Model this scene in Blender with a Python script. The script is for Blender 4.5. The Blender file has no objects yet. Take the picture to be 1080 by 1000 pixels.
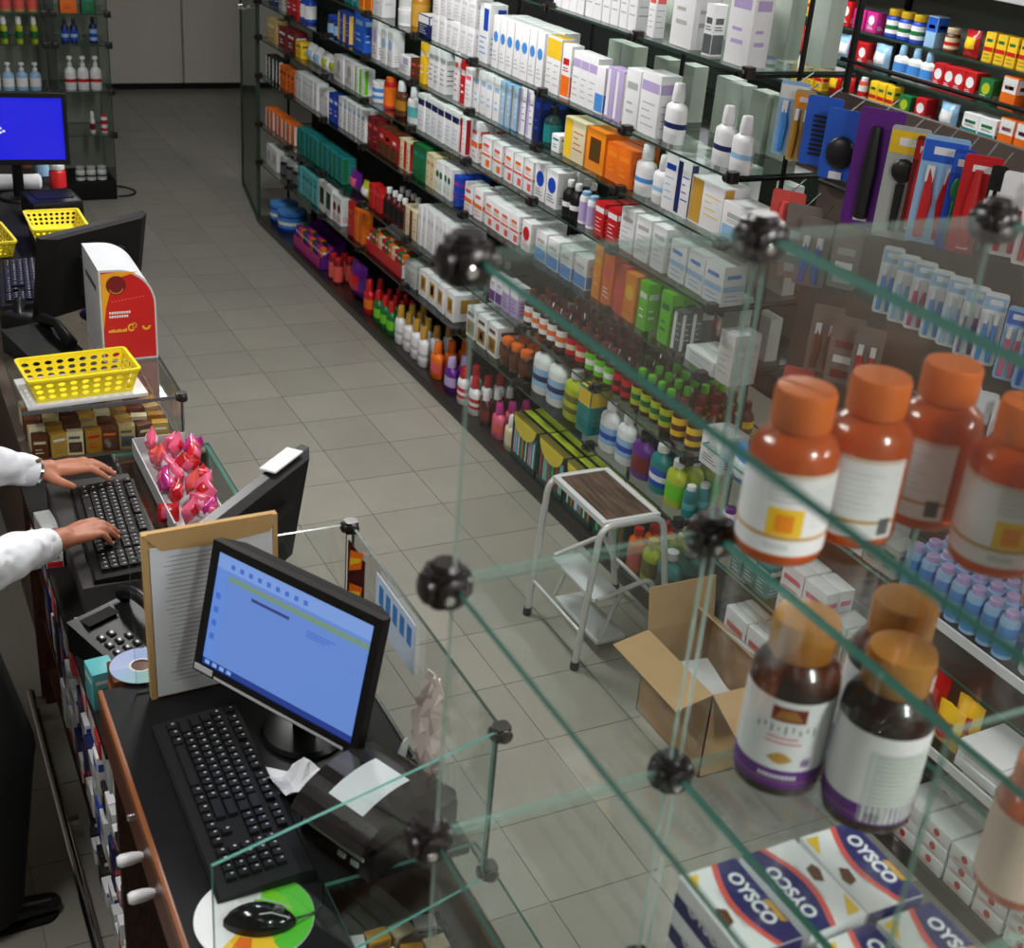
import bpy, bmesh, math, random
from math import pi, sin, cos, radians
from mathutils import Vector, Matrix
random.seed(11)
scene = bpy.context.scene
C = scene.collection

# ------------------------------------------------------------------ camera
cam_data = bpy.data.cameras.new('camera')
cam = bpy.data.objects.new('camera', cam_data)
C.objects.link(cam)
az, pit, rol = radians(28.314), radians(26.598), radians(-5.057)
fw = Vector((sin(az)*cos(pit), cos(az)*cos(pit), -sin(pit)))
rt = fw.cross(Vector((0, 0, 1))).normalized()
dn = fw.cross(rt)
rx = cos(rol)*rt + sin(rol)*dn
dy = -sin(rol)*rt + cos(rol)*dn
cam.matrix_world = Matrix(((rx.x, -dy.x, -fw.x, 0), (rx.y, -dy.y, -fw.y, 0), (rx.z, -dy.z, -fw.z, 2.5), (0, 0, 0, 1)))
cam_data.sensor_width = 36
cam_data.sensor_fit = 'HORIZONTAL'
cam_data.lens = 36*1376.19/1080
cam_data.clip_start = 0.02
cam_data.dof.use_dof = True
cam_data.dof.focus_distance = 3.6
cam_data.dof.aperture_fstop = 7.0
scene.camera = cam

# ------------------------------------------------------------------ world, exposure
world = bpy.data.worlds.new('world')
scene.world = world
world.use_nodes = True
world.node_tree.nodes['Background'].inputs[0].default_value = (0.9, 0.95, 1.0, 1)
world.node_tree.nodes['Background'].inputs[1].default_value = 0.05
scene.view_settings.view_transform = 'Standard'
scene.view_settings.look = 'None'
scene.view_settings.exposure = 0.0
scene.view_settings.gamma = 1.0
scene.view_settings.use_curve_mapping = False
scene.cycles.transparent_max_bounces = 40
scene.cycles.max_bounces = 8
scene.cycles.sample_clamp_indirect = 3.0

LAMPS = [  # unseen fluorescents, some added to light shelf fronts and staff side: x, y, watts
    (1.5, 4.7, 60), (3.5, 4.7, 52), (-0.3, 2.2, 32), (1.2, -0.9, 62), (3.2, -0.9, 62), (4.55, 1.6, 34), (1.6, 8.6, 9)]
CEIL = 3.2

# ------------------------------------------------------------------ materials
_M = {}
def _new(name):
    m = bpy.data.materials.new(name); m.use_nodes = True
    nt = m.node_tree; nt.nodes.clear()
    out = nt.nodes.new('ShaderNodeOutputMaterial')
    return m, nt, out

def mat(name, col, rough=0.45, metal=0.0, noise=0.06, scale=30.0, bump=0.0, spec=0.5, coat=0.0, emit=None, estr=0.0):
    """procedural principled surface with slight noise mottling"""
    if name in _M: return _M[name]
    m, nt, out = _new(name)
    p = nt.nodes.new('ShaderNodeBsdfPrincipled')
    tc = nt.nodes.new('ShaderNodeTexCoord')
    nz = nt.nodes.new('ShaderNodeTexNoise'); nz.inputs['Scale'].default_value = scale; nz.inputs['Detail'].default_value = 3
    nt.links.new(tc.outputs['Object'], nz.inputs['Vector'])
    mx = nt.nodes.new('ShaderNodeMix'); mx.data_type = 'RGBA'
    mx.inputs['A'].default_value = (*[max(0, c*(1-noise)) for c in col], 1)
    mx.inputs['B'].default_value = (*[min(1, c*(1+noise)) for c in col], 1)
    nt.links.new(nz.outputs['Fac'], mx.inputs['Factor'])
    nt.links.new(mx.outputs['Result'], p.inputs['Base Color'])
    p.inputs['Roughness'].default_value = rough; p.inputs['Metallic'].default_value = metal
    p.inputs['Specular IOR Level'].default_value = spec; p.inputs['Coat Weight'].default_value = coat
    if bump:
        b = nt.nodes.new('ShaderNodeBump'); b.inputs['Strength'].default_value = bump; b.inputs['Distance'].default_value = 0.004
        nt.links.new(nz.outputs['Fac'], b.inputs['Height']); nt.links.new(b.outputs['Normal'], p.inputs['Normal'])
    if emit:
        p.inputs['Emission Color'].default_value = (*emit, 1); p.inputs['Emission Strength'].default_value = estr
    nt.links.new(p.outputs[0], out.inputs[0])
    _M[name] = m
    return m

def s2l(r, g, b):
    f = lambda c: (c/255/12.92) if c/255 <= 0.04045 else ((c/255+0.055)/1.055)**2.4
    return (f(r), f(g), f(b))

PAL = dict(W=(232,232,234), G=(176,180,176), LG=(205,210,208), PG=(172,184,172), DG=(90,94,96), K=(22,22,24), O=(232,110,24), BO=(238,140,30), Y=(240,196,40),
  R=(196,28,34), MR=(120,24,28), BR=(98,52,28), TN=(188,160,104), CR=(222,208,172), GN=(30,110,60), BG=(110,200,30), TE=(30,128,130),
  LT=(90,176,180), B=(28,70,180), NV=(24,36,92), LB=(150,190,226), LI=(184,166,212), PU=(98,34,132), PK=(224,96,130), SA=(222,88,80), AM=(96,36,12),
  DR=(70,16,18), YG=(178,190,40), GO=(196,150,60), SK=(70,140,215), HB=(40,96,205), MG=(190,40,130), SV=(190,192,196), OL=(110,104,40), DT=(24,66,60), MU=(168,120,30))
def cm(code):
    return mat('print_'+code, s2l(*PAL[code]), rough=0.38, noise=0.05, scale=60)

def glassy(name, tint, refl=0.9, rough=0.01, body=None, bodyfac=0.0):
    """sheet glass / clear plastic: tinted transmission plus fresnel reflection, optionally cloudy"""
    if name in _M: return _M[name]
    m, nt, out = _new(name)
    tr = nt.nodes.new('ShaderNodeBsdfTransparent'); tr.inputs[0].default_value = (*tint, 1)
    gl = nt.nodes.new('ShaderNodeBsdfGlossy'); gl.inputs['Roughness'].default_value = rough; gl.inputs[0].default_value = (refl, refl, refl, 1)
    ge = nt.nodes.new('ShaderNodeNewGeometry'); dt = nt.nodes.new('ShaderNodeVectorMath'); dt.operation = 'DOT_PRODUCT'
    nt.links.new(ge.outputs['Normal'], dt.inputs[0]); nt.links.new(ge.outputs['Incoming'], dt.inputs[1])
    def op(o, a, b=None):
        n = nt.nodes.new('ShaderNodeMath'); n.operation = o
        for i, v in enumerate((a, b)):
            if v is None: continue
            if isinstance(v, (int, float)): n.inputs[i].default_value = v
            else: nt.links.new(v, n.inputs[i])
        return n.outputs[0]
    sch = op('POWER', op('SUBTRACT', 1.0, op('ABSOLUTE', dt.outputs['Value'])), 5.0)      # Schlick reflectance, same from both sides of the sheet
    mul_out = op('ADD', op('MULTIPLY', sch, 0.96), 0.04)
    base = tr
    if body:
        df = nt.nodes.new('ShaderNodeBsdfPrincipled'); df.inputs['Base Color'].default_value = (*body, 1); df.inputs['Roughness'].default_value = 0.3
        mb = nt.nodes.new('ShaderNodeMixShader'); mb.inputs[0].default_value = bodyfac
        nt.links.new(tr.outputs[0], mb.inputs[1]); nt.links.new(df.outputs[0], mb.inputs[2]); base = mb
    mix = nt.nodes.new('ShaderNodeMixShader')
    nt.links.new(mul_out, mix.inputs[0]); nt.links.new(base.outputs[0], mix.inputs[1]); nt.links.new(gl.outputs[0], mix.inputs[2])
    nt.links.new(mix.outputs[0], out.inputs[0])
    _M[name] = m
    return m

GLASS = glassy('clear_glass', (0.955, 0.975, 0.965))
GLASSF = glassy('shelf_glass', (0.90, 0.95, 0.925), 0.8)
GREEN_GLASS = glassy('green_glass', (0.16, 0.30, 0.20), 0.5, 0.05, (0.045, 0.115, 0.060), 0.85)
EDGE = mat('glass_edge_teal', s2l(84, 150, 138), rough=0.3, noise=0.12, scale=14, spec=0.3)
EDGE_D = mat('glass_edge_dark', s2l(46, 66, 56), rough=0.2, noise=0.15, scale=14)
EDGE_P = glassy('glass_edge_pale', (0.86, 0.93, 0.90), 0.9, 0.05, s2l(150, 190, 178), 0.22)
EDGE_V = glassy('glass_edge_upright', (0.80, 0.90, 0.86), 0.9, 0.05, s2l(166, 208, 194), 0.55)
FILM = glassy('clear_film', (0.94, 0.94, 0.95), 1.0, 0.12)
AMBER = glassy('amber_glass', (0.45, 0.12, 0.02), 0.9, 0.03, (0.10, 0.028, 0.008), 0.6)
ORANGE_PL = glassy('orange_plastic', (1.0, 0.27, 0.03), 0.9, 0.05, (0.70, 0.125, 0.004), 0.55)
ORANGE_CAP = mat('orange_cap', s2l(214, 104, 28), rough=0.32, noise=0.08)
BROWN_GL = glassy('brown_glass', (0.12, 0.03, 0.01), 0.95, 0.02, (0.022, 0.008, 0.005), 0.8)
BROWN_CAP = mat('amber_cap', s2l(168, 116, 52), rough=0.25, noise=0.15)
BLACK = mat('black_plastic', (0.006, 0.006, 0.0065), rough=0.35, noise=0.2, spec=0.3)
BLACK_M = mat('black_matte', (0.007, 0.0065, 0.0065), rough=0.7, noise=0.2, spec=0.25)
CLIP = mat('clip_plastic', (0.016, 0.012, 0.011), rough=0.3, noise=0.2)
CHROME = mat('chrome', (0.75, 0.75, 0.75), rough=0.18, metal=1.0, noise=0.03)
WHITE_MET = mat('white_enamel', s2l(214, 216, 218), rough=0.35, noise=0.04)
PAPER = mat('paper', s2l(226, 228, 232), rough=0.8, noise=0.03)
INK = mat('ink', s2l(120, 124, 132), rough=0.8)
KRAFT = mat('kraft', s2l(196, 158, 104), rough=0.8, noise=0.08, scale=18)
CARD = mat('cardboard', s2l(186, 152, 108), rough=0.85, noise=0.08, scale=14)
YELLOW = mat('yellow_plastic', s2l(240, 220, 40), rough=0.35, noise=0.05)
WOODR = mat('red_wood', s2l(96, 44, 24), rough=0.35, noise=0.3, scale=9)
WOODE = mat('wood_edge', s2l(140, 82, 46), rough=0.3, noise=0.2, scale=12)
SKIN = mat('skin', s2l(176, 112, 84), rough=0.5, noise=0.07, scale=25)
COAT = mat('coat_cotton', s2l(232, 234, 240), rough=0.85, noise=0.03)
PANTS = mat('black_trousers', (0.008, 0.008, 0.009), rough=0.9, noise=0.2)
LEATHER = mat('black_leather', (0.008, 0.008, 0.008), rough=0.22, noise=0.2)

# ------------------------------------------------------------------ mesh builder
class MB:
    def __init__(s): s.v = []; s.f = []; s.m = []; s.sm = []
    def add(s, vs, fs, mi=0, smooth=False):
        o = len(s.v); s.v += [tuple(v) for v in vs]
        for f in fs: s.f.append([o+i for i in f]); s.m.append(mi); s.sm.append(smooth)
        return s
    def box(s, a, b, mi=0, mx=None):
        x0, y0, z0 = a; x1, y1, z1 = b
        vs = [Vector(p) for p in ((x0,y0,z0),(x1,y0,z0),(x1,y1,z0),(x0,y1,z0),(x0,y0,z1),(x1,y0,z1),(x1,y1,z1),(x0,y1,z1))]
        if mx: vs = [mx @ v for v in vs]
        return s.add(vs, [(0,3,2,1),(4,5,6,7),(0,1,5,4),(1,2,6,5),(2,3,7,6),(3,0,4,7)], mi)
    def cbox(s, a, b, c, mi=0, mx=None):
        """box with chamfered edges of size c"""
        bm = bmesh.new(); bmesh.ops.create_cube(bm, size=1)
        for v in bm.verts: v.co = Vector(((a[i]+b[i])/2 + v.co[i]*(b[i]-a[i]) for i in range(3)))
        bmesh.ops.bevel(bm, geom=bm.edges[:], offset=c, segments=2, affect='EDGES', profile=0.6)
        bm.verts.ensure_lookup_table(); bm.verts.index_update()
        vs = [(mx @ v.co) if mx else v.co.copy() for v in bm.verts]
        fs = [[v.index for v in f.verts] for f in bm.faces]; bm.free()
        return s.add(vs, fs, mi, True)
    def slab(s, a, b, edge=1, far=None):
        """glass sheet: the two largest faces material 0, the rim material `edge`"""
        n = len(s.f); s.box(a, b, edge)
        d = [b[i]-a[i] for i in range(3)]; k = d.index(min(d))
        for j in {2: (0, 1), 1: (2, 4), 0: (3, 5)}[k]: s.m[n+j] = 0
        if far is not None: s.m[n+4] = far if k != 1 else 0
        return s
    def lathe(s, prof, seg=12, mi=0, mx=None, sx=1.0, sy=1.0, cap=True):
        o = len(s.v); n = len(prof)
        for r, z in prof:
            for k in range(seg):
                a = 2*pi*k/seg; p = Vector((r*cos(a)*sx, r*sin(a)*sy, z)); s.v.append(tuple(mx @ p) if mx else tuple(p))
        for i in range(n-1):
            for k in range(seg):
                k2 = (k+1) % seg
                s.f.append([o+i*seg+k, o+i*seg+k2, o+(i+1)*seg+k2, o+(i+1)*seg+k]); s.m.append(mi); s.sm.append(True)
        if cap:
            s.f.append([o+k for k in range(seg)][::-1]); s.m.append(mi); s.sm.append(False)
            s.f.append([o+(n-1)*seg+k for k in range(seg)]); s.m.append(mi); s.sm.append(False)
        return s
    def tube(s, pts, r, seg=8, mi=0, cap=True):
        pts = [Vector(p) for p in pts]; o = len(s.v); n = len(pts); up = None
        for i, p in enumerate(pts):
            t = (pts[min(i+1, n-1)] - pts[max(i-1, 0)]).normalized()
            if up is None: up = t.orthogonal().normalized()
            up = (up - t*up.dot(t)); up = up.normalized() if up.length > 1e-6 else t.orthogonal().normalized()
            w = t.cross(up); rr = r[i] if isinstance(r, (list, tuple)) else r
            for k in range(seg):
                a = 2*pi*k/seg; s.v.append(tuple(p + (up*cos(a) + w*sin(a))*rr))
        for i in range(n-1):
            for k in range(seg):
                k2 = (k+1) % seg
                s.f.append([o+i*seg+k, o+i*seg+k2, o+(i+1)*seg+k2, o+(i+1)*seg+k]); s.m.append(mi); s.sm.append(True)
        if cap:
            s.f.append([o+k for k in range(seg)][::-1]); s.m.append(mi); s.sm.append(True)
            s.f.append([o+(n-1)*seg+k for k in range(seg)]); s.m.append(mi); s.sm.append(True)
        return s
    def prism(s, poly, a, b, axis=2, mi=0, mx=None):
        """2D polygon extruded along an axis from a to b"""
        def P(u, v, w): return {2: (u, v, w), 1: (u, w, v), 0: (w, u, v)}[axis]
        n = len(poly); vs = [Vector(P(u, v, a)) for u, v in poly] + [Vector(P(u, v, b)) for u, v in poly]
        if mx: vs = [mx @ v for v in vs]
        fs = [list(range(n))[::-1], [n+i for i in range(n)]] + [[i, (i+1) % n, n+(i+1) % n, n+i] for i in range(n)]
        return s.add(vs, fs, mi)
    def sphere(s, c, r, seg=10, rings=6, mi=0, sc=(1, 1, 1)):
        prof = [(max(1e-4, r*sin(pi*i/rings)), -r*cos(pi*i/rings)) for i in range(rings+1)]
        return s.lathe(prof, seg, mi, Matrix.Translation(Vector(c)) @ Matrix.Diagonal((*sc, 1)), cap=False)
    def mesh(s, name, *mats):
        me = bpy.data.meshes.new(name); me.from_pydata(s.v, [], s.f); me.update()
        for m in mats: me.materials.append(m)
        me.polygons.foreach_set('material_index', s.m); me.polygons.foreach_set('use_smooth', s.sm)
        bm = bmesh.new(); bm.from_mesh(me); bmesh.ops.recalc_face_normals(bm, faces=bm.faces[:]); bm.to_mesh(me); bm.free()
        if any(s.sm): me.set_sharp_from_angle(angle=radians(42))
        return me

def obj(name, me, parent=None, loc=(0, 0, 0), rot=(0, 0, 0)):
    o = bpy.data.objects.new(name, me); C.objects.link(o)
    o.location = loc; o.rotation_euler = rot
    if parent is not None: o.parent = parent
    return o
def tag(o, label, cat, group=None):
    o['label'] = label; o['category'] = cat
    if group: o['group'] = group
    return o
def thing(name, label, cat, loc=(0, 0, 0), rot=(0, 0, 0), group=None):
    return tag(obj(name, None, None, loc, rot), label, cat, group)
def struct(name, me, parent=None, loc=(0, 0, 0)):
    o = obj(name, me, parent, loc)
    if parent is None: o['kind'] = 'structure'
    return o
def stuff(o): o['kind'] = 'stuff'; return o
def copy_tree(o, parent=None):
    c = o.copy(); C.objects.link(c)
    if parent is not None: c.parent = parent
    for ch in o.children: copy_tree(ch, c)
    return c
_T = {}
def text_mesh(t, size, m, extrude=0.0004, bold=0.0):
    k = (t, size, m.name, bold)
    if k in _T: return _T[k]
    cu = bpy.data.curves.new('lettering', 'FONT'); cu.body = t; cu.size = size; cu.extrude = extrude; cu.align_x = 'CENTER'; cu.align_y = 'CENTER'; cu.offset = bold
    cu.resolution_u = 3
    o = bpy.data.objects.new('lettering', cu); C.objects.link(o)
    dg = bpy.context.evaluated_depsgraph_get()
    me = bpy.data.meshes.new_from_object(o.evaluated_get(dg)); me.materials.clear(); me.materials.append(m)
    bpy.data.objects.remove(o); _T[k] = me
    return me
def rounded(w, h, r, n=4, cx=0, cy=0):
    out = []
    for qx, qy, a0 in ((1, 1, 0), (-1, 1, 90), (-1, -1, 180), (1, -1, 270)):
        for i in range(n+1):
            a = radians(a0 + 90*i/n); out.append((cx + qx*(w/2-r) + r*cos(a), cy + qy*(h/2-r) + r*sin(a)))
    return out

# ------------------------------------------------------------------ setting: floor, walls, ceiling, lamps
def floor_material():
    m, nt, out = _new('grout_and_far_tiles')
    p = nt.nodes.new('ShaderNodeBsdfPrincipled'); tc = nt.nodes.new('ShaderNodeTexCoord'); br = nt.nodes.new('ShaderNodeTexBrick')
    br.offset = 0; br.inputs['Scale'].default_value = 1; br.inputs['Brick Width'].default_value = 0.3; br.inputs['Row Height'].default_value = 0.3; br.inputs['Mortar Size'].default_value = 0.002
    br.inputs['Color1'].default_value = (*s2l(128, 125, 115), 1); br.inputs['Color2'].default_value = (*s2l(126, 123, 113), 1); br.inputs['Mortar'].default_value = (*s2l(122, 119, 109), 1)
    nt.links.new(tc.outputs['Object'], br.inputs['Vector']); nt.links.new(br.outputs['Color'], p.inputs['Base Color']); p.inputs['Roughness'].default_value = 0.35
    nt.links.new(p.outputs[0], out.inputs[0]); return m
def tile_material():
    m, nt, out = _new('ceramic_tile')
    p = nt.nodes.new('ShaderNodeBsdfPrincipled'); tc = nt.nodes.new('ShaderNodeTexCoord'); oi = nt.nodes.new('ShaderNodeObjectInfo')
    ad = nt.nodes.new('ShaderNodeVectorMath'); ad.operation = 'ADD'; nt.links.new(tc.outputs['Object'], ad.inputs[0]); nt.links.new(oi.outputs['Location'], ad.inputs[1])
    n1 = nt.nodes.new('ShaderNodeTexNoise'); n1.inputs['Scale'].default_value = 5; n1.inputs['Detail'].default_value = 6
    nt.links.new(ad.outputs[0], n1.inputs['Vector'])
    r = nt.nodes.new('ShaderNodeValToRGB'); r.color_ramp.elements[0].color = (*s2l(147, 144, 134), 1); r.color_ramp.elements[1].color = (*s2l(154, 151, 141), 1)
    r.color_ramp.elements[0].position = 0.3; r.color_ramp.elements[1].position = 0.75
    nt.links.new(n1.outputs['Fac'], r.inputs['Fac'])
    hv = nt.nodes.new('ShaderNodeHueSaturation'); mr = nt.nodes.new('ShaderNodeMapRange'); mr.inputs['To Min'].default_value = 0.92; mr.inputs['To Max'].default_value = 1.06
    nt.links.new(oi.outputs['Random'], mr.inputs['Value']); nt.links.new(mr.outputs[0], hv.inputs['Value']); nt.links.new(r.outputs['Color'], hv.inputs['Color'])
    nt.links.new(hv.outputs[0], p.inputs['Base Color'])
    rr = nt.nodes.new('ShaderNodeMapRange'); rr.inputs['To Min'].default_value = 0.27; rr.inputs['To Max'].default_value = 0.31
    nt.links.new(n1.outputs['Fac'], rr.inputs['Value']); nt.links.new(rr.outputs[0], p.inputs['Roughness'])
    nt.links.new(p.outputs[0], out.inputs[0]); return m
TILE = tile_material()
floor = struct('floor', MB().box((-2.6, -2.2, -0.1), (5.2, 13.2, -0.003)).mesh('floor', floor_material()))
tile_me = MB().prism(rounded(0.2965, 0.2965, 0.004, 1), -0.003, 0.0, 2).mesh('floor_tile', TILE)
gx, gy = 1.676, 5.14
for i in range(-9, 8):
    for j in range(-13, 25):
        x = gx + (i+0.5)*0.3; y = gy + (j+0.5)*0.3
        aisle = 0.85 < x < 2.5 and 1.9 < y
        back = 2.5 <= x < 3.7 and y > 8.9
        staff = -0.3 < x <= 0.4 and 2.1 < y < 3.2
        if aisle or back or staff: obj('floor_tile', tile_me, floor, (x, y, 0))
WALLM = mat('painted_wall', s2l(150, 146, 138), rough=0.9, scale=4)
struct('wall_back', MB().box((-2.6, 13.0, 0), (5.2, 13.2, CEIL)).mesh('wall', WALLM))
struct('wall_right', MB().box((5.0, -2.2, 0), (5.2, 13.0, CEIL)).mesh('wall', WALLM))
struct('wall_left', MB().box((-2.6, -2.2, 0), (-2.4, 13.0, CEIL)).mesh('wall', WALLM))
struct('wall_front', MB().box((-2.4, -2.2, 0), (5.0, -2.0, CEIL)).mesh('wall', WALLM))
struct('ceiling', MB().box((-2.6, -2.2, CEIL), (5.2, 13.2, CEIL+0.1)).mesh('ceiling', mat('ceiling_paint', s2l(176, 172, 168), rough=0.9, scale=3)))
DIFF = mat('lamp_diffuser', (0.9, 0.9, 0.9), rough=0.5, emit=(0.95, 0.98, 1.0), estr=6.0)
for x, y, wt in LAMPS:
    t = thing('ceiling_lamp', 'unseen white fluorescent lamp panel fixed to the ceiling', 'lamp', (x, y, CEIL), group='fluorescent lamps on the ceiling')
    obj('housing', MB().cbox((-0.18, -0.63, -0.06), (0.18, 0.63, 0), 0.008).mesh('housing', WHITE_MET), t)
    obj('diffuser', MB().box((-0.15, -0.60, -0.068), (0.15, 0.60, -0.06)).mesh('diffuser', DIFF), t)
    ld = bpy.data.lights.new('lamp_light', 'AREA'); ld.shape = 'RECTANGLE'; ld.size = 0.3; ld.size_y = 1.2; ld.energy = wt; ld.color = (1.0, 0.985, 0.96)
    lo = bpy.data.objects.new('lamp_light', ld); C.objects.link(lo); lo.parent = t; lo.location = (0, 0, -0.075)

# storage cupboards across the end of the aisle
CUP = mat('grey_laminate', s2l(206, 202, 194), rough=0.5, noise=0.04, scale=6)
for k, (x0, x1) in enumerate(((1.95, 2.905), (2.915, 3.87))):
    lab = ['wide pale grey cupboard door unit ending the aisle, beside the glass tower', 'wide pale grey cupboard door unit ending the aisle, beside green glass'][k]
    t = thing('storage_cupboard', lab, 'cupboard', ((x0+x1)/2, 12.5, 0))
    w = (x1-x0)/2
    obj('plinth', MB().box((-w, 0.03, 0), (w, 0.45, 0.06)).mesh('plinth', BLACK_M), t)  # black strip paints in the shadow gap below the doors
    obj('body', MB().box((-w, 0.02, 0.06), (w, 0.45, 2.6)).mesh('body', CUP), t)
    obj('door', MB().cbox((-w+0.004, 0, 0.06), (w-0.004, 0.02, 2.6), 0.003).mesh('door', CUP), t)

# ------------------------------------------------------------------ the long glass gondola on the right
LV = [0.05, 0.41, 0.65, 0.95, 1.18, 1.39, 1.595, 1.90]
YB = [3.18 + 0.624*k for k in range(9)]
gon = thing('glass_gondola', 'long double-sided glass shelving unit on a black plinth along the aisle', 'shelving', (0, 0, 0))
obj('plinth', MB().cbox((2.36, 3.18, 0), (2.76, 8.19, 0.05), 0.004).mesh('plinth', mat('plinth_black', (0.014, 0.011, 0.010), rough=0.3, noise=0.2)), gon)
shelf_me = MB().slab((0, 0.002, -0.008), (0.40, 0.622, 0)).mesh('shelf', GLASSF, EDGE_D)
clip_me = MB().prism(rounded(0.034, 0.034, 0.008, 3), -0.020, 0.014, 2).lathe([(0.010, 0), (0.013, 0.004), (0.013, 0.012), (0.008, 0.016)], 8, 0, Matrix.Translation((-0.017, 0, -0.003)) @ Matrix.Rotation(-pi/2, 4, 'Y')).mesh('shelf_clip', CLIP)
for z in LV[1:]:
    for k in range(8): obj('shelf', shelf_me, gon, (2.36, YB[k], z))
    for k in range(9): obj('shelf_clip', clip_me, gon, (2.372, YB[k], z))
post_me = MB().tube([(0, 0, 0.05), (0, 0, 2.35)], 0.008, 8).mesh('post', BLACK)
for k in range(9): obj('post', post_me, gon, (2.56, YB[k], 0))
for z in LV[1:]:
    obj('cross_rail', MB().box((2.36, 3.168, z-0.016), (2.76, 3.178, z-0.006)).mesh('cross_rail', BLACK), gon)
obj('dark_backdrop', MB().box((2.715, 4.44, 0.05), (2.722, 8.17, 2.35)).mesh('dark_backdrop', mat('dark_back', (0.012, 0.012, 0.013), rough=0.5)), gon)  # added black sheet standing in for the darkness behind the far shelves
t = thing('glass_door', 'dark green glass door standing at the far end of the gondola', 'door', (2.38, 8.24, 0), (0, 0, radians(-9.5)))
obj('pane', MB().slab((-0.005, 0, 0.03), (0.005, 0.9, 2.5), 1).mesh('pane', GREEN_GLASS, EDGE_D), t)
obj('frame', MB().box((-0.012, -0.02, 0), (0.012, 0.002, 2.5)).box((-0.012, 0.9, 0), (0.012, 0.92, 2.5)).box((-0.012, 0, 0), (0.012, 0.9, 0.03)).mesh('frame', mat('green_metal', (0.015, 0.045, 0.025), rough=0.4)), t)
obj('handle', MB().tube([(-0.012, 0.75, 1.25), (-0.05, 0.75, 1.25), (-0.05, 0.6, 1.25), (-0.012, 0.6, 1.25)], 0.008, 6).mesh('handle', CHROME), t)

# ------------------------------------------------------------------ product builders
_C = {}
def carton_mesh(w, d, h, base, acc, style, acc2='DG'):
    """printed carton: origin at the base centre, front looks to -x, narrow side to -y"""
    k = (w, d, h, base, acc, style, acc2)
    if k in _C: return _C[k]
    b = MB(); c = min(w, d, h)*0.035
    b.cbox((-d/2, -w/2, 0), (d/2, w/2, h), c, 0)
    e = 0.0004
    def R(u0, u1, v0, v1, mi, faces='fs'):
        if 'f' in faces:
            b.add([(-d/2-e, w/2-u*w, v*h) for u, v in ((u0, v0), (u1, v0), (u1, v1), (u0, v1))], [(0, 1, 2, 3)], mi)
        if 's' in faces:
            b.add([(-d/2+u*d, -w/2-e, v*h) for u, v in ((u0, v0), (u1, v0), (u1, v1), (u0, v1))], [(0, 1, 2, 3)], mi)
    def T(u0, u1, v0, v1, mi):
        b.add([(-d/2+v*d, w/2-u*w, h+e) for u, v in ((u0, v0), (u1, v0), (u1, v1), (u0, v1))], [(0, 1, 2, 3)], mi)
    def D(cu, cv, rr, mi):
        b.add([(-d/2-e*2, w/2-cu*w + rr*cos(a), cv*h + rr*sin(a)) for a in [2*pi*i/10 for i in range(10)]], [tuple(range(10))], mi)
    def lines(v0, v1, n, u0=0.15, u1=0.8):
        for i in range(n):
            v = v0 + (v1-v0)*i/max(1, n-1); R(u0, u1-0.12*(i % 3), v, v+0.022, 2)
    m_ = 0.04
    if style == 'lines': R(.12, .88, .70, .80, 1); lines(.2, .55, 4)
    elif style == 'band': R(m_, 1-m_, .36, .50, 1); R(.15, .75, .68, .78, 2); lines(.12, .24, 2)
    elif style == 'band2': R(m_, 1-m_, .40, .47, 1); R(.5, .9, .08, .3, 1); R(.15, .75, .68, .78, 2); lines(.55, .62, 2)
    elif style == 'top': R(m_, 1-m_, .62, .96, 1); lines(.15, .5, 4); T(.05, .95, .05, .95, 1)
    elif style == 'bot': R(m_, 1-m_, .04, .42, 1); R(.15, .8, .62, .74, 2); lines(.5, .55, 2)
    elif style == 'hi': R(m_, 1-m_, .70, .86, 1); lines(.15, .5, 4)
    elif style == 'vert': R(m_, .38, .04, .96, 1); lines(.3, .7, 4, .46, .92)
    elif style == 'two': R(m_, 1-m_, .5, .96, 1); R(.2, .8, .6, .72, 2)
    elif style == 'dot': D(.5, .6, min(w*.36, h*.25), 1); lines(.15, .3, 3)
    elif style == 'pict': R(.10, .9, .12, .58, 1); R(.3, .7, .22, .5, 2); R(.12, .8, .72, .84, 2)
    elif style == 'sq': R(.45, .92, .55, .92, 1); lines(.15, .42, 4)
    elif style == 'win': R(.2, .8, .25, .8, 1, 'f'); R(.34, .66, .35, .7, 2, 'f'); R(.2, .8, .3, .8, 1, 's')
    elif style == 'full': R(.14, .86, .66, .78, 1); R(.2, .7, .25, .30, 1); R(.2, .6, .4, .44, 1)
    me = b.mesh('carton', cm(base), cm(acc), cm(acc2)); _C[k] = me
    return me

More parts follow.
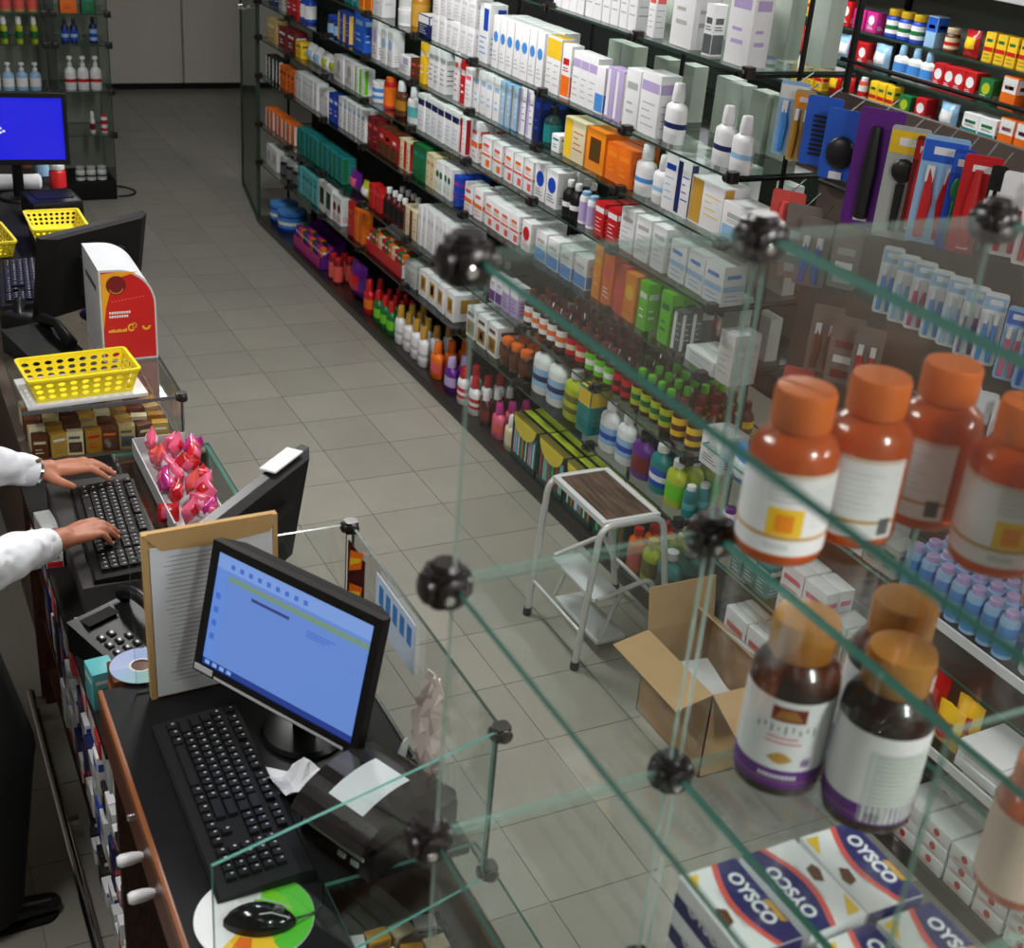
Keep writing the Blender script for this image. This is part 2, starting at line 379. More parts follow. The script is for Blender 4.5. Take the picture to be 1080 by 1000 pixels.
_B = {}
def bottle_proto(kind, r, h, body, cap, lab, lab2=None):
    """returns [(part name, mesh)], first entry is the body"""
    k = (kind, r, h, str(body), cap, lab, lab2)
    if k in _B: return _B[k]
    bm_ = body if not isinstance(body, str) else cm(body)
    parts = []; sg = 12
    sy, sx = 1.0, 1.0
    if kind == 'syrup':
        hb = h*0.80; pr = [(r*.9, 0), (r, .01*h), (r, h*.60), (r*.9, h*.67), (r*.42, h*.78), (r*.40, hb)]
        cp = [(r*.46, hb), (r*.48, hb+.01*h), (r*.48, h*.985), (r*.42, h)]; lz = (h*.12, h*.56)
    elif kind == 'jar':
        hb = h*0.76; pr = [(r*.94, 0), (r, .02*h), (r, h*.64), (r*.93, h*.70), (r*.80, h*.74), (r*.80, hb)]
        cp = [(r*.88, hb), (r*.90, hb+.01*h), (r*.90, h*.98), (r*.84, h)]; lz = (h*.12, h*.60)
    elif kind == 'tub':
        hb = h*0.80; pr = [(r*.96, 0), (r, .03*h), (r, hb)]
        cp = [(r*1.03, hb), (r*1.03, h*.97), (r*.97, h)]; lz = (h*.2, h*.7)
    elif kind == 'lotion':
        sx = 0.58; hb = h*0.70; pr = [(r*.92, 0), (r, .02*h), (r, h*.56), (r*.92, h*.62), (r*.45, h*.69), (r*.40, hb)]
        cp = [(r*.42, hb), (r*.42, h*.80), (r*.36, h*.98), (r*.30, h)]; lz = (h*.18, h*.46)
    elif kind == 'jug':
        sx = 0.62; hb = h*0.84; pr = [(r*.94, 0), (r, .03*h), (r, h*.62), (r*.86, h*.72), (r*.40, h*.80), (r*.36, hb)]
        cp = [(r*.40, hb), (r*.42, h*.86), (r*.40, h)]; lz = (h*.16, h*.52)
    elif kind == 'pump':
        sx = 0.8; hb = h*0.70; pr = [(r*.94, 0), (r, .02*h), (r, h*.52), (r*.95, h*.58), (r*.72, h*.64), (r*.36, h*.68), (r*.34, hb)]
        cp = [(r*.42, hb), (r*.42, h*.80), (r*.16, h*.81), (r*.16, h*.90), (r*.50, h*.91), (r*.50, h*.98), (r*.40, h)]; lz = (h*.14, h*.46)
    elif kind == 'tube':
        hb = h*0.86; pr = [(r*.8, 0), (r, .02*h), (r, h*.78), (r*.9, hb)]
        cp = [(r*.7, hb), (r*.7, h*.98), (r*.6, h)]; lz = (h*.1, h*.7)
    parts.append(('body', MB().lathe(pr, sg, 0, None, sx, sy).mesh('bottle_body', bm_)))
    parts.append(('cap', MB().lathe(cp, sg, 0, None, 1 if kind in ('lotion', 'jug', 'pump') else sx, sy).mesh('cap', cm(cap))))
    if lab:
        e = 1.012; L = MB().lathe([(r*e, lz[0]), (r*e, lz[1])], sg, 0, None, sx, sy, cap=False)
        if lab2: L.lathe([(r*e*1.004, lz[0]+(lz[1]-lz[0])*.30), (r*e*1.004, lz[0]+(lz[1]-lz[0])*.62)], sg, 1, None, sx, sy, cap=False)
        parts.append(('label', L.mesh('label', cm(lab), cm(lab2 or lab))))
    _B[k] = parts
    return parts

def put_parts(parts, name, label, cat, loc, rotz=0, group=None):
    o = tag(obj(name, parts[0][1], None, loc, (0, 0, rotz)), label, cat, group)
    for n, me in parts[1:]: obj(n, me, o)
    return o

_G = {}
def bag_mesh(w, d, h, col, acc, seed):
    k = (w, d, h, col, acc, seed)
    if k in _G: return _G[k]
    rnd = random.Random(seed); b = MB(); nx, nz = 6, 7; vs = []; fs = []
    for side in (-1, 1):
        for j in range(nz+1):
            for i in range(nx+1):
                u, v = i/nx, j/nz; bul = (sin(pi*u)**.6)*(sin(pi*min(1, v*1.05))**.6 if v < 0.93 else 0.12)
                vs.append((side*(d/2*bul + 0.002) + rnd.uniform(-1, 1)*d*.07*bul, (u-.5)*w*(1-.05*sin(pi*v)), v*h + rnd.uniform(-1, 1)*h*.015))
    n = (nx+1)*(nz+1); z0 = min(v[2] for v in vs); vs = [(x, y, z-z0) for x, y, z in vs]
    for s_ in (0, 1):
        for j in range(nz):
            for i in range(nx):
                a = s_*n + j*(nx+1)+i; fs.append((a, a+1, a+nx+2, a+nx+1))
    for j in range(nz):
        for i in (0, nx):
            a = j*(nx+1)+i; fs.append((a, a+nx+1, n+a+nx+1, n+a))
    for i in range(nx):
        for j in (0, nz):
            a = j*(nx+1)+i; fs.append((a, a+1, n+a+1, n+a))
    b.add(vs, fs, 0, True)
    for idx in range(len(b.f)):
        if len(b.f[idx]) == 4 and idx % (nx*nz) in [nx*r+c for r in (2, 3, 4) for c in (1, 2, 3, 4)] and idx < 2*nx*nz: b.m[idx] = 1
    me = b.mesh('pouch', mat('pouch_'+col, s2l(*PAL[col]), rough=0.22, coat=0.3), mat('pouch_'+acc, s2l(*PAL[acc]), rough=0.22, coat=0.3)); _G[k] = me
    return me
SEG = [  # shelf level, far y, near y, product, rows deep, stacked, description
    (7, 4.45, 3.86, ('c', 0.055, 0.06, 0.24, 'W', 'LG', 'lines', 'G'), 1, 1, 'tall white carton with pale grey lettering'),
    (7, 3.80, 3.74, ('c', 0.045, 0.04, 0.15, 'W', 'SA', 'lines', 'G'), 1, 1, 'slim white carton standing in a gap'),
    (7, 3.67, 3.50, ('c', 0.13, 0.1, 0.27, 'W', 'G', 'full', 'DG'), 1, 1, 'big off-white box with small grey print'),
    (7, 3.47, 3.41, ('c', 0.045, 0.045, 0.15, 'W', 'DG', 'bot', 'DG'), 1, 1, 'narrow white carton with dark square'),
    (7, 3.35, 3.23, ('c', 0.12, 0.07, 0.24, 'W', 'LI', 'full', 'K'), 1, 1, 'pale lilac-white tall box with black spot'),
    (6, 6.71, 6.51, ('c', 0.06, 0.06, 0.15, 'TE', 'W', 'hi', 'W'), 1, 1, 'teal and white carton'),
    (6, 6.51, 6.32, ('c', 0.08, 0.06, 0.16, 'Y', 'O', 'bot', 'R'), 1, 1, 'yellow carton with orange base'),
    (6, 6.31, 6.15, ('c', 0.12, 0.07, 0.22, 'W', 'LG', 'full', 'G'), 1, 1, 'plain white tall carton'),
    (6, 6.05, 5.85, ('b', 'tub', 0.055, 0.075, 'W', 'W', 'LG', None), 1, 2, 'white round tub in a stack of two'),
    (6, 5.85, 5.73, ('b', 'jar', 0.045, 0.2, 'MU', 'MU', 'GO', None), 1, 1, 'mustard brown jar'),
    (6, 5.72, 5.59, ('c', 0.13, 0.1, 0.09, 'NV', 'W', 'top', 'W'), 1, 1, 'navy box with white top'),
    (6, 5.56, 5.11, ('c', 0.065, 0.08, 0.115, 'W', 'LG', 'lines', 'G'), 1, 2, 'white carton stacked two high'),
    (6, 5.11, 4.94, ('c', 0.1, 0.08, 0.23, 'W', 'B', 'sq', 'SK'), 1, 1, 'white carton with blue square'),
    (6, 4.94, 4.48, ('c', 0.06, 0.07, 0.2, 'W', 'SK', 'dot', 'G'), 2, 1, 'white carton with pale blue dot'),
    (6, 4.47, 4.35, ('c', 0.055, 0.06, 0.2, 'W', 'Y', 'top', 'G'), 1, 1, 'white carton with yellow top'),
    (6, 4.35, 4.27, ('c', 0.07, 0.05, 0.19, 'W', 'O', 'bot', 'R'), 1, 1, 'white carton with orange lower half'),
    (6, 4.26, 4.09, ('c', 0.06, 0.06, 0.18, 'W', 'LI', 'hi', 'G'), 1, 1, 'white carton with thin lilac stripe'),
    (6, 4.09, 4.02, ('c', 0.06, 0.05, 0.16, 'W', 'SK', 'bot', 'W'), 1, 1, 'white carton with bright blue block'),
    (6, 4.01, 3.89, ('c', 0.055, 0.05, 0.17, 'LI', 'W', 'vert', 'G'), 1, 1, 'lilac carton with white panel'),
    (6, 3.88, 3.79, ('c', 0.09, 0.07, 0.19, 'W', 'G', 'full', 'LI'), 1, 1, 'white carton with faint grey logo'),
    (6, 3.78, 3.67, ('c', 0.12, 0.08, 0.2, 'W', 'LI', 'hi', 'G'), 1, 1, 'wide white carton with lilac heading'),
    (6, 3.66, 3.55, ('b', 'lotion', 0.05, 0.19, 'W', 'W', 'W', 'NV'), 1, 1, 'white lotion bottle with navy oval beside black post'),
    (6, 3.36, 3.30, ('b', 'lotion', 0.046, 0.18, 'W', 'W', 'W', 'NV'), 1, 1, 'white lotion bottle with navy oval on open glass'),
    (6, 3.27, 3.22, ('b', 'lotion', 0.046, 0.17, 'W', 'W', 'W', 'LB'), 1, 1, 'white lotion bottle with pale label'),
    (5, 8.07, 7.91, ('c', 0.1, 0.07, 0.14, 'NV', 'W', 'lines', 'W'), 1, 1, 'navy and white carton'),
    (5, 7.89, 7.71, ('c', 0.1, 0.06, 0.13, 'G', 'DG', 'full', 'K'), 1, 1, 'grey carton'),
    (5, 7.69, 7.49, ('c', 0.1, 0.06, 0.15, 'R', 'W', 'full', 'W'), 1, 1, 'red carton'),
    (5, 7.47, 7.34, ('b', 'syrup', 0.035, 0.16, 'B', 'NV', 'W', None), 1, 1, 'blue bottle'),
    (5, 7.01, 6.81, ('b', 'jar', 0.04, 0.1, 'NV', 'B', 'LB', None), 1, 1, 'small navy jar'),
    (5, 6.80, 6.61, ('c', 0.09, 0.06, 0.15, 'B', 'Y', 'vert', 'W'), 1, 1, 'royal blue carton with yellow spine'),
    (5, 6.59, 6.36, ('c', 0.14, 0.05, 0.19, 'HB', 'LB', 'full', 'W'), 1, 1, 'large bright blue carton'),
    (5, 6.33, 6.17, ('c', 0.09, 0.06, 0.18, 'W', 'LI', 'dot', 'DG'), 1, 1, 'white carton with violet dot'),
    (5, 6.17, 6.01, ('c', 0.07, 0.06, 0.16, 'W', 'LB', 'dot', 'G'), 1, 1, 'white carton with pale dot'),
    (5, 5.96, 5.79, ('c', 0.12, 0.07, 0.08, 'W', 'LI', 'sq', 'DG'), 1, 1, 'small squat white box'),
    (5, 5.79, 5.70, ('c', 0.07, 0.06, 0.09, 'BR', 'SA', 'full', 'W'), 1, 1, 'squat brown box'),
    (5, 5.69, 5.60, ('c', 0.05, 0.06, 0.18, 'Y', 'W', 'full', 'O'), 2, 1, 'yellow carton'),
    (5, 5.58, 5.38, ('c', 0.06, 0.06, 0.18, 'W', 'G', 'lines', 'DG'), 2, 1, 'white carton with grey print'),
    (5, 5.31, 5.23, ('c', 0.05, 0.05, 0.2, 'W', 'SA', 'lines', 'R'), 2, 1, 'white carton with red lettering'),
    (5, 5.23, 5.17, ('c', 0.05, 0.05, 0.18, 'R', 'W', 'full', 'W'), 2, 1, 'narrow red carton'),
    (5, 5.17, 5.10, ('c', 0.06, 0.05, 0.16, 'W', 'PK', 'lines', 'G'), 2, 1, 'white carton with pink lettering'),
    (5, 5.09, 4.83, ('c', 0.055, 0.06, 0.17, 'W', 'LB', 'full', 'SK'), 2, 1, 'bluish white carton'),
    (5, 4.83, 4.67, ('c', 0.045, 0.06, 0.17, 'LB', 'G', 'vert', 'W'), 2, 1, 'grey-blue carton'),
    (5, 4.66, 4.53, ('c', 0.05, 0.06, 0.18, 'W', 'LI', 'vert', 'NV'), 2, 1, 'white carton with lilac side panel'),
    (5, 4.53, 4.48, ('c', 0.05, 0.06, 0.19, 'NV', 'B', 'full', 'W'), 2, 1, 'navy carton'),
    (5, 4.47, 4.39, ('b', 'syrup', 0.035, 0.15, 'DT', 'K', 'TE', None), 1, 1, 'dark teal bottle'),
    (5, 4.38, 4.30, ('c', 0.06, 0.07, 0.065, 'W', 'TE', 'full', 'G'), 2, 1, 'small low white carton'),
    (5, 4.28, 4.11, ('c', 0.16, 0.1, 0.15, 'CR', 'Y', 'vert', 'R'), 1, 1, 'cream and yellow box with red fruit'),
    (5, 4.10, 3.97, ('c', 0.13, 0.1, 0.15, 'BO', 'BR', 'win', 'OL'), 1, 1, 'orange box with brown window'),
    (5, 3.96, 3.80, ('c', 0.085, 0.08, 0.13, 'O', 'BO', 'full', 'W'), 2, 1, 'plain orange box'),
    (5, 3.79, 3.68, ('b', 'lotion', 0.05, 0.17, 'W', 'W', 'W', 'SK'), 1, 1, 'white lotion bottle with sky blue label'),
    (5, 3.67, 3.62, ('b', 'lotion', 0.045, 0.16, 'W', 'W', 'W', 'LB'), 1, 1, 'plain white lotion bottle'),
    (5, 3.61, 3.55, ('c', 0.07, 0.06, 0.19, 'W', 'B', 'lines', 'LB'), 2, 1, 'white carton with blue heading'),
    (5, 3.54, 3.47, ('c', 0.08, 0.07, 0.18, 'W', 'NV', 'vert', 'B'), 2, 1, 'white carton with navy spine'),
    (5, 3.46, 3.29, ('c', 0.19, 0.1, 0.15, 'W', 'GO', 'vert', 'Y'), 1, 1, 'wide white carton with gold end'),
    (5, 3.28, 3.12, ('c', 0.18, 0.1, 0.12, 'W', 'LB', 'bot', 'G'), 1, 1, 'wide white carton with pale blue base'),
    (4, 8.11, 7.86, ('c', 0.2, 0.08, 0.13, 'TN', 'CR', 'full', 'BR'), 1, 1, 'tan carton'),
    (4, 7.84, 7.54, ('c', 0.15, 0.08, 0.12, 'MR', 'W', 'full', 'R'), 1, 1, 'maroon carton'),
    (4, 7.52, 7.40, ('c', 0.1, 0.06, 0.09, 'Y', 'OL', 'full', 'R'), 1, 1, 'yellow small carton'),
    (4, 7.38, 7.11, ('g', 0.13, 0.08, 0.1, 'W', 'LB'), 1, 1, 'white plastic pouch'),
    (4, 7.10, 6.88, ('g', 0.12, 0.07, 0.1, 'W', 'YG'), 1, 1, 'white and green plastic pouch'),
    (4, 6.85, 6.55, ('c', 0.16, 0.07, 0.13, 'W', 'G', 'dot', 'DG'), 1, 1, 'white carton with grey dots'),
    (4, 6.53, 6.38, ('c', 0.06, 0.06, 0.13, 'W', 'BG', 'vert', 'G'), 1, 1, 'white carton with green spine'),
    (4, 6.34, 6.18, ('b', 'tub', 0.05, 0.1, 'W', 'W', 'SK', 'W'), 1, 1, 'white tub with blue label'),
    (4, 6.16, 6.05, ('b', 'tube', 0.035, 0.15, 'R', 'O', 'O', None), 1, 1, 'red and orange tube'),
    (4, 6.04, 5.87, ('b', 'lotion', 0.05, 0.16, 'BR', 'W', 'MU', None), 1, 1, 'brown bottle with white cap'),
    (4, 5.86, 5.71, ('b', 'lotion', 0.05, 0.17, 'W', 'W', 'LT', None), 1, 1, 'white bottle with turquoise label'),
    (4, 5.67, 5.21, ('c', 0.075, 0.08, 0.165, 'W', 'NV', 'hi', 'LB'), 2, 1, 'white carton with navy band'),
    (4, 5.20, 5.12, ('c', 0.06, 0.06, 0.16, 'W', 'R', 'vert', 'G'), 2, 1, 'white carton with red spine'),
    (4, 5.10, 4.99, ('c', 0.075, 0.07, 0.17, 'W', 'O', 'band', 'SA'), 2, 1, 'tall white carton with orange band'),
    (4, 4.98, 4.76, ('c', 0.09, 0.08, 0.13, 'W', 'O', 'band2', 'SA'), 2, 1, 'white carton with orange line and square'),
    (4, 4.75, 4.49, ('c', 0.075, 0.08, 0.13, 'W', 'SA', 'band2', 'O'), 2, 1, 'white carton with salmon line'),
    (4, 4.48, 4.28, ('c', 0.085, 0.08, 0.14, 'W', 'B', 'dot', 'K'), 2, 1, 'white carton with blue swirl'),
    (4, 4.26, 4.15, ('b', 'syrup', 0.028, 0.13, 'K', 'W', 'K', 'W'), 2, 1, 'black bottle with white cap'),
    (4, 4.14, 4.01, ('b', 'tube', 0.024, 0.12, 'W', 'LB', 'LI', None), 1, 1, 'pale tube with light blue cap'),
    (4, 4.00, 3.83, ('c', 0.065, 0.07, 0.12, 'R', 'W', 'hi', 'W'), 2, 1, 'red carton with white stripe'),
    (4, 3.82, 3.50, ('c', 0.085, 0.09, 0.15, 'W', 'G', 'lines', 'G'), 2, 1, 'white carton with grey heading'),
    (4, 3.49, 3.17, ('c', 0.1, 0.09, 0.13, 'W', 'LB', 'band', 'SK'), 1, 1, 'white carton with pale blue band'),
    (3, 8.11, 7.84, ('c', 0.06, 0.07, 0.14, 'K', 'W', 'vert', 'W'), 1, 1, 'black and white striped carton'),
    (3, 7.82, 7.54, ('c', 0.07, 0.07, 0.13, 'O', 'BR', 'full', 'W'), 1, 1, 'orange-brown carton'),
    (3, 7.52, 7.12, ('c', 0.065, 0.07, 0.15, 'W', 'LG', 'lines', 'G'), 1, 1, 'white carton with faint lines'),
    (3, 7.09, 6.93, ('c', 0.07, 0.07, 0.14, 'W', 'LG', 'full', 'LI'), 1, 1, 'blank white carton'),
    (3, 6.91, 6.77, ('c', 0.07, 0.07, 0.15, 'B', 'W', 'full', 'NV'), 1, 1, 'blue carton'),
    (3, 6.76, 6.35, ('c', 0.06, 0.07, 0.16, 'W', 'LB', 'lines', 'G'), 2, 1, 'white carton with bluish lines'),
    (3, 6.33, 6.17, ('c', 0.07, 0.07, 0.15, 'MR', 'SA', 'full', 'W'), 1, 1, 'maroon carton with salmon lettering'),
    (3, 6.16, 5.91, ('c', 0.07, 0.07, 0.14, 'BR', 'R', 'two', 'W'), 1, 1, 'brown and red carton'),
    (3, 5.90, 5.74, ('c', 0.06, 0.07, 0.14, 'CR', 'R', 'vert', 'BR'), 1, 1, 'cream carton with red spine'),
    (3, 5.71, 5.56, ('c', 0.07, 0.07, 0.16, 'GN', 'TE', 'full', 'W'), 1, 1, 'green carton'),
    (3, 5.55, 5.45, ('c', 0.05, 0.07, 0.15, 'CR', 'TN', 'full', 'BR'), 2, 1, 'cream carton'),
    (3, 5.44, 5.25, ('c', 0.045, 0.07, 0.14, 'W', 'GN', 'dot', 'BG'), 2, 1, 'white carton with green leaf dot'),
    (3, 5.24, 5.14, ('c', 0.06, 0.07, 0.13, 'B', 'MG', 'full', 'W'), 2, 1, 'royal blue carton'),
    (3, 5.12, 4.91, ('c', 0.08, 0.08, 0.13, 'W', 'O', 'band', 'SA'), 2, 1, 'white carton with orange band'),
    (3, 4.90, 4.59, ('c', 0.08, 0.08, 0.12, 'W', 'SA', 'band2', 'O'), 2, 1, 'white carton with salmon square'),
    (3, 4.58, 4.44, ('c', 0.08, 0.08, 0.12, 'W', 'R', 'dot', 'PK'), 2, 1, 'white carton with red dot'),
    (3, 4.43, 4.00, ('c', 0.09, 0.08, 0.12, 'W', 'SK', 'bot', 'G'), 2, 1, 'white carton with blue base'),
    (3, 3.97, 3.89, ('c', 0.06, 0.06, 0.2, 'BO', 'Y', 'full', 'O'), 2, 1, 'amber yellow tall carton'),
    (3, 3.89, 3.81, ('c', 0.075, 0.06, 0.2, 'O', 'SA', 'dot', 'W'), 2, 1, 'orange tall carton with round emblem'),
    (3, 3.80, 3.74, ('c', 0.065, 0.06, 0.18, 'SA', 'O', 'full', 'O'), 2, 1, 'salmon orange carton'),
    (3, 3.73, 3.66, ('c', 0.075, 0.06, 0.17, 'BO', 'Y', 'dot', 'O'), 2, 1, 'yellow-orange carton with dot'),
    (3, 3.64, 3.57, ('c', 0.06, 0.05, 0.17, 'BG', 'W', 'full', 'GN'), 2, 1, 'green tall carton'),
    (3, 3.50, 3.43, ('c', 0.065, 0.05, 0.18, 'BG', 'GN', 'full', 'W'), 2, 1, 'lime green tall carton'),
    (3, 3.42, 3.36, ('c', 0.05, 0.04, 0.14, 'DG', 'W', 'vert', 'W'), 2, 1, 'black and white narrow carton'),
    (3, 3.32, 3.23, ('c', 0.17, 0.06, 0.05, 'W', 'G', 'lines', 'DG'), 2, 1, 'white carton lying flat'),
    (3, 3.21, 3.13, ('c', 0.08, 0.05, 0.17, 'W', 'LG', 'lines', 'G'), 2, 1, 'upright white carton at the shelf end'),
    (2, 8.12, 7.55, ('c', 0.08, 0.07, 0.12, 'O', 'W', 'vert', 'BR'), 1, 1, 'orange carton with white panel'),
    (2, 7.48, 6.68, ('c', 0.075, 0.08, 0.14, 'TE', 'GN', 'vert', 'LT'), 1, 1, 'teal and green carton'),
    (2, 6.65, 6.47, ('g', 0.15, 0.08, 0.1, 'PU', 'PK'), 1, 1, 'purple pouch'),
    (2, 6.45, 6.29, ('g', 0.14, 0.08, 0.09, 'YG', 'W'), 1, 1, 'yellow-green pouch'),
    (2, 6.28, 6.10, ('c', 0.07, 0.06, 0.12, 'R', 'SA', 'full', 'W'), 1, 1, 'bright red carton'),
    (2, 6.09, 5.81, ('b', 'syrup', 0.03, 0.15, 'DR', 'W', 'K', None), 2, 1, 'dark red bottle with white cap'),
    (2, 5.80, 5.62, ('c', 0.08, 0.07, 0.14, 'CR', 'BR', 'vert', 'R'), 1, 1, 'cream and brown carton'),
    (2, 5.61, 5.16, ('c', 0.045, 0.07, 0.19, 'W', 'LG', 'full', 'DG'), 2, 1, 'tall thin white carton'),
    (2, 4.96, 4.80, ('b', 'syrup', 0.03, 0.14, 'DT', 'SV', 'DG', None), 2, 1, 'dark bottle with silver cap'),
    (2, 4.79, 4.68, ('c', 0.05, 0.05, 0.12, 'W', 'PU', 'bot', 'LI'), 1, 1, 'white carton with purple base'),
    (2, 4.67, 4.52, ('c', 0.07, 0.06, 0.13, 'LI', 'W', 'top', 'PU'), 1, 1, 'lilac carton with white top'),
    (2, 4.50, 4.14, ('b', 'syrup', 0.03, 0.15, '@AMBER', 'MR', 'W', 'O'), 4, 1, 'amber syrup bottle with orange and white label'),
    (2, 4.13, 3.98, ('b', 'syrup', 0.03, 0.15, '@AMBER', 'MR', 'R', 'CR'), 4, 1, 'amber syrup bottle with red label'),
    (2, 3.97, 3.76, ('b', 'syrup', 0.031, 0.15, '@AMBER', 'MR', 'BG', 'W'), 4, 1, 'amber syrup bottle with green and white label'),
    (2, 3.76, 3.64, ('b', 'syrup', 0.03, 0.15, '@AMBER', 'DR', 'R', 'DR'), 4, 1, 'amber syrup bottle with dark red label'),
    (2, 3.63, 3.38, ('b', 'syrup', 0.031, 0.15, '@AMBER', 'BG', 'YG', 'GN'), 4, 1, 'amber syrup bottle with green cap'),
    (2, 3.37, 3.20, ('b', 'syrup', 0.03, 0.15, '@AMBER', 'MR', 'Y', 'BR'), 4, 1, 'amber syrup bottle with yellow label'),
    (2, 3.16, 3.05, ('c', 0.12, 0.1, 0.13, 'W', 'LG', 'dot', 'K'), 1, 1, 'white counter box with black dots'),
    (2, 3.02, 2.94, ('g', 0.13, 0.08, 0.13, 'SK', 'W'), 1, 1, 'sky blue pouch'),
    (1, 8.12, 7.88, ('c', 0.12, 0.08, 0.13, 'W', 'LG', 'win', 'G'), 1, 1, 'white carton with grey window'),
    (1, 7.86, 7.51, ('b', 'jar', 0.045, 0.12, 'K', 'SV', 'DG', None), 2, 1, 'black jar with silver lid'),
    (1, 7.46, 7.10, ('c', 0.07, 0.07, 0.15, 'LT', 'TE', 'full', 'W'), 1, 1, 'turquoise carton'),
    (1, 7.08, 6.85, ('c', 0.12, 0.07, 0.17, 'W', 'DT', 'win', 'GN'), 1, 1, 'white carton with dark green window'),
    (1, 6.84, 6.71, ('c', 0.07, 0.06, 0.15, 'W', 'MR', 'dot', 'R'), 1, 1, 'white carton with dark red dots'),
    (1, 6.61, 6.49, ('c', 0.07, 0.06, 0.18, 'R', 'O', 'full', 'W'), 1, 1, 'slim red carton'),
    (1, 6.48, 6.37, ('c', 0.06, 0.06, 0.17, 'O', 'BO', 'full', 'R'), 1, 1, 'slim orange carton'),
    (1, 5.76, 5.59, ('c', 0.13, 0.09, 0.12, 'G', 'LG', 'lines', 'DG'), 1, 1, 'grey carton'),
    (1, 5.57, 5.14, ('c', 0.095, 0.16, 0.13, 'W', 'GO', 'win', 'BR'), 1, 1, 'white carton with gold picture'),
    (1, 5.12, 4.68, ('c', 0.09, 0.16, 0.14, 'W', 'MU', 'pict', 'BR'), 1, 1, 'white carton with brown picture'),
    (1, 4.67, 4.43, ('b', 'jar', 0.032, 0.12, '@AMBER', 'O', 'BR', None), 3, 1, 'amber jar with orange lid'),
    (1, 4.39, 4.14, ('b', 'jug', 0.062, 0.21, 'W', 'K', 'LB', 'NV'), 1, 1, 'white mouthwash jug with blue label'),
    (1, 4.12, 3.99, ('b', 'jug', 0.065, 0.2, 'YG', 'W', 'OL', 'YG'), 2, 1, 'yellow-green mouthwash bottle'),
    (1, 3.98, 3.86, ('c', 0.09, 0.1, 0.19, 'TE', 'Y', 'top', 'GN'), 1, 1, 'teal carton with yellow top'),
    (1, 3.82, 3.61, ('b', 'jug', 0.056, 0.19, 'W', 'W', 'LB', 'B'), 1, 1, 'white jug with white cap and blue label'),
    (1, 3.60, 3.52, ('b', 'jug', 0.06, 0.17, 'PU', 'K', 'MR', None), 2, 1, 'purple mouthwash bottle'),
    (1, 3.50, 3.38, ('b', 'jug', 0.055, 0.18, 'TE', 'W', 'B', 'W'), 2, 1, 'blue-green mouthwash bottle'),
    (1, 3.37, 3.28, ('b', 'jug', 0.05, 0.17, 'YG', 'W', 'BG', None), 3, 1, 'lime mouthwash bottle'),
    (1, 3.27, 3.16, ('b', 'tube', 0.024, 0.12, 'TE', 'W', 'TE', 'LT'), 3, 1, 'small teal bottle with white cap'),
    (0, 8.13, 7.78, ('b', 'tub', 0.09, 0.13, 'B', 'SK', 'SK', 'W'), 1, 1, 'blue plastic tub'),
    (0, 6.92, 6.75, ('b', 'tube', 0.03, 0.15, 'MR', 'R', 'SA', None), 2, 1, 'dark red tube'),
    (0, 6.67, 6.39, ('g', 0.22, 0.12, 0.2, 'PU', 'R'), 1, 1, 'purple and red pouch'),
    (0, 6.36, 6.21, ('b', 'lotion', 0.045, 0.19, 'R', 'R', 'O', None), 2, 1, 'red bottle'),
    (0, 6.19, 5.91, ('b', 'lotion', 0.04, 0.18, 'GN', 'R', 'BG', None), 3, 1, 'green bottle with red cap'),
    (0, 5.89, 5.47, ('b', 'lotion', 0.045, 0.2, 'W', 'GO', 'W', 'G'), 3, 1, 'white shampoo bottle with gold cap'),
    (0, 5.46, 5.27, ('b', 'lotion', 0.052, 0.18, 'O', 'O', 'SA', None), 3, 1, 'orange bottle'),
    (0, 5.26, 5.13, ('b', 'lotion', 0.05, 0.17, 'PU', 'LI', 'LI', None), 2, 1, 'violet bottle'),
    (0, 5.11, 4.86, ('b', 'lotion', 0.045, 0.18, 'W', 'R', 'R', 'W'), 3, 1, 'white bottle with red cap and label'),
    (0, 4.85, 4.74, ('b', 'lotion', 0.04, 0.17, 'DR', 'W', 'MR', None), 3, 1, 'dark red bottle with white cap'),
    (0, 4.73, 4.59, ('b', 'lotion', 0.045, 0.16, 'PK', 'MG', 'SA', None), 3, 1, 'pink bottle'),
    (0, 4.58, 4.50, ('b', 'lotion', 0.05, 0.16, 'CR', 'W', 'CR', None), 2, 1, 'beige bottle'),
    (0, 3.52, 3.46, ('b', 'jug', 0.045, 0.17, 'O', 'R', 'SA', None), 3, 1, 'orange bottle behind the step stool'),
    (0, 3.45, 3.38, ('b', 'jug', 0.045, 0.17, 'YG', 'Y', 'OL', None), 3, 1, 'yellow-green bottle behind the step stool'),
    (0, 3.37, 3.21, ('b', 'jug', 0.06, 0.18, 'TE', 'W', 'DT', None), 2, 1, 'teal bottle behind the step stool'),
]
MATS = {'@AMBER': AMBER, '@ORANGE': ORANGE_PL, '@BROWN': BROWN_GL}
SHELF_NAME = ['on the lowest shelf', 'on the second shelf up', 'on the third shelf up', 'on the fourth shelf up', 'on the fifth shelf up', 'on the sixth shelf up', 'on the seventh shelf up', 'on the top shelf']
CN = {'c': ('product_carton', 'carton'), 'g': ('product_pouch', 'pouch'), 'b': ('product_bottle', 'bottle')}
COLN = dict(W='white', G='grey', LG='grey', PG='grey_green', K='black', DG='black', O='orange', BO='orange', Y='yellow', R='red', MR='maroon', BR='brown', TN='tan', CR='cream', GN='green', BG='green', TE='teal', LT='turquoise', B='blue', NV='navy', LB='pale_blue', LI='lilac', PU='purple', PK='pink', SA='salmon', HB='blue', MU='mustard', GO='gold', OL='olive')
STYN = dict(lines='lettered', full='plain', band='banded', band2='banded', hi='striped', dot='dotted', vert='panelled', top='capped', bot='banded', sq='printed', win='window', pict='printed', two='banded')
def carton_name(spec): return COLN.get(spec[4], 'printed') + ('_' + STYN[spec[6]] if spec[4] == 'W' else '') + '_carton'
_last = {}
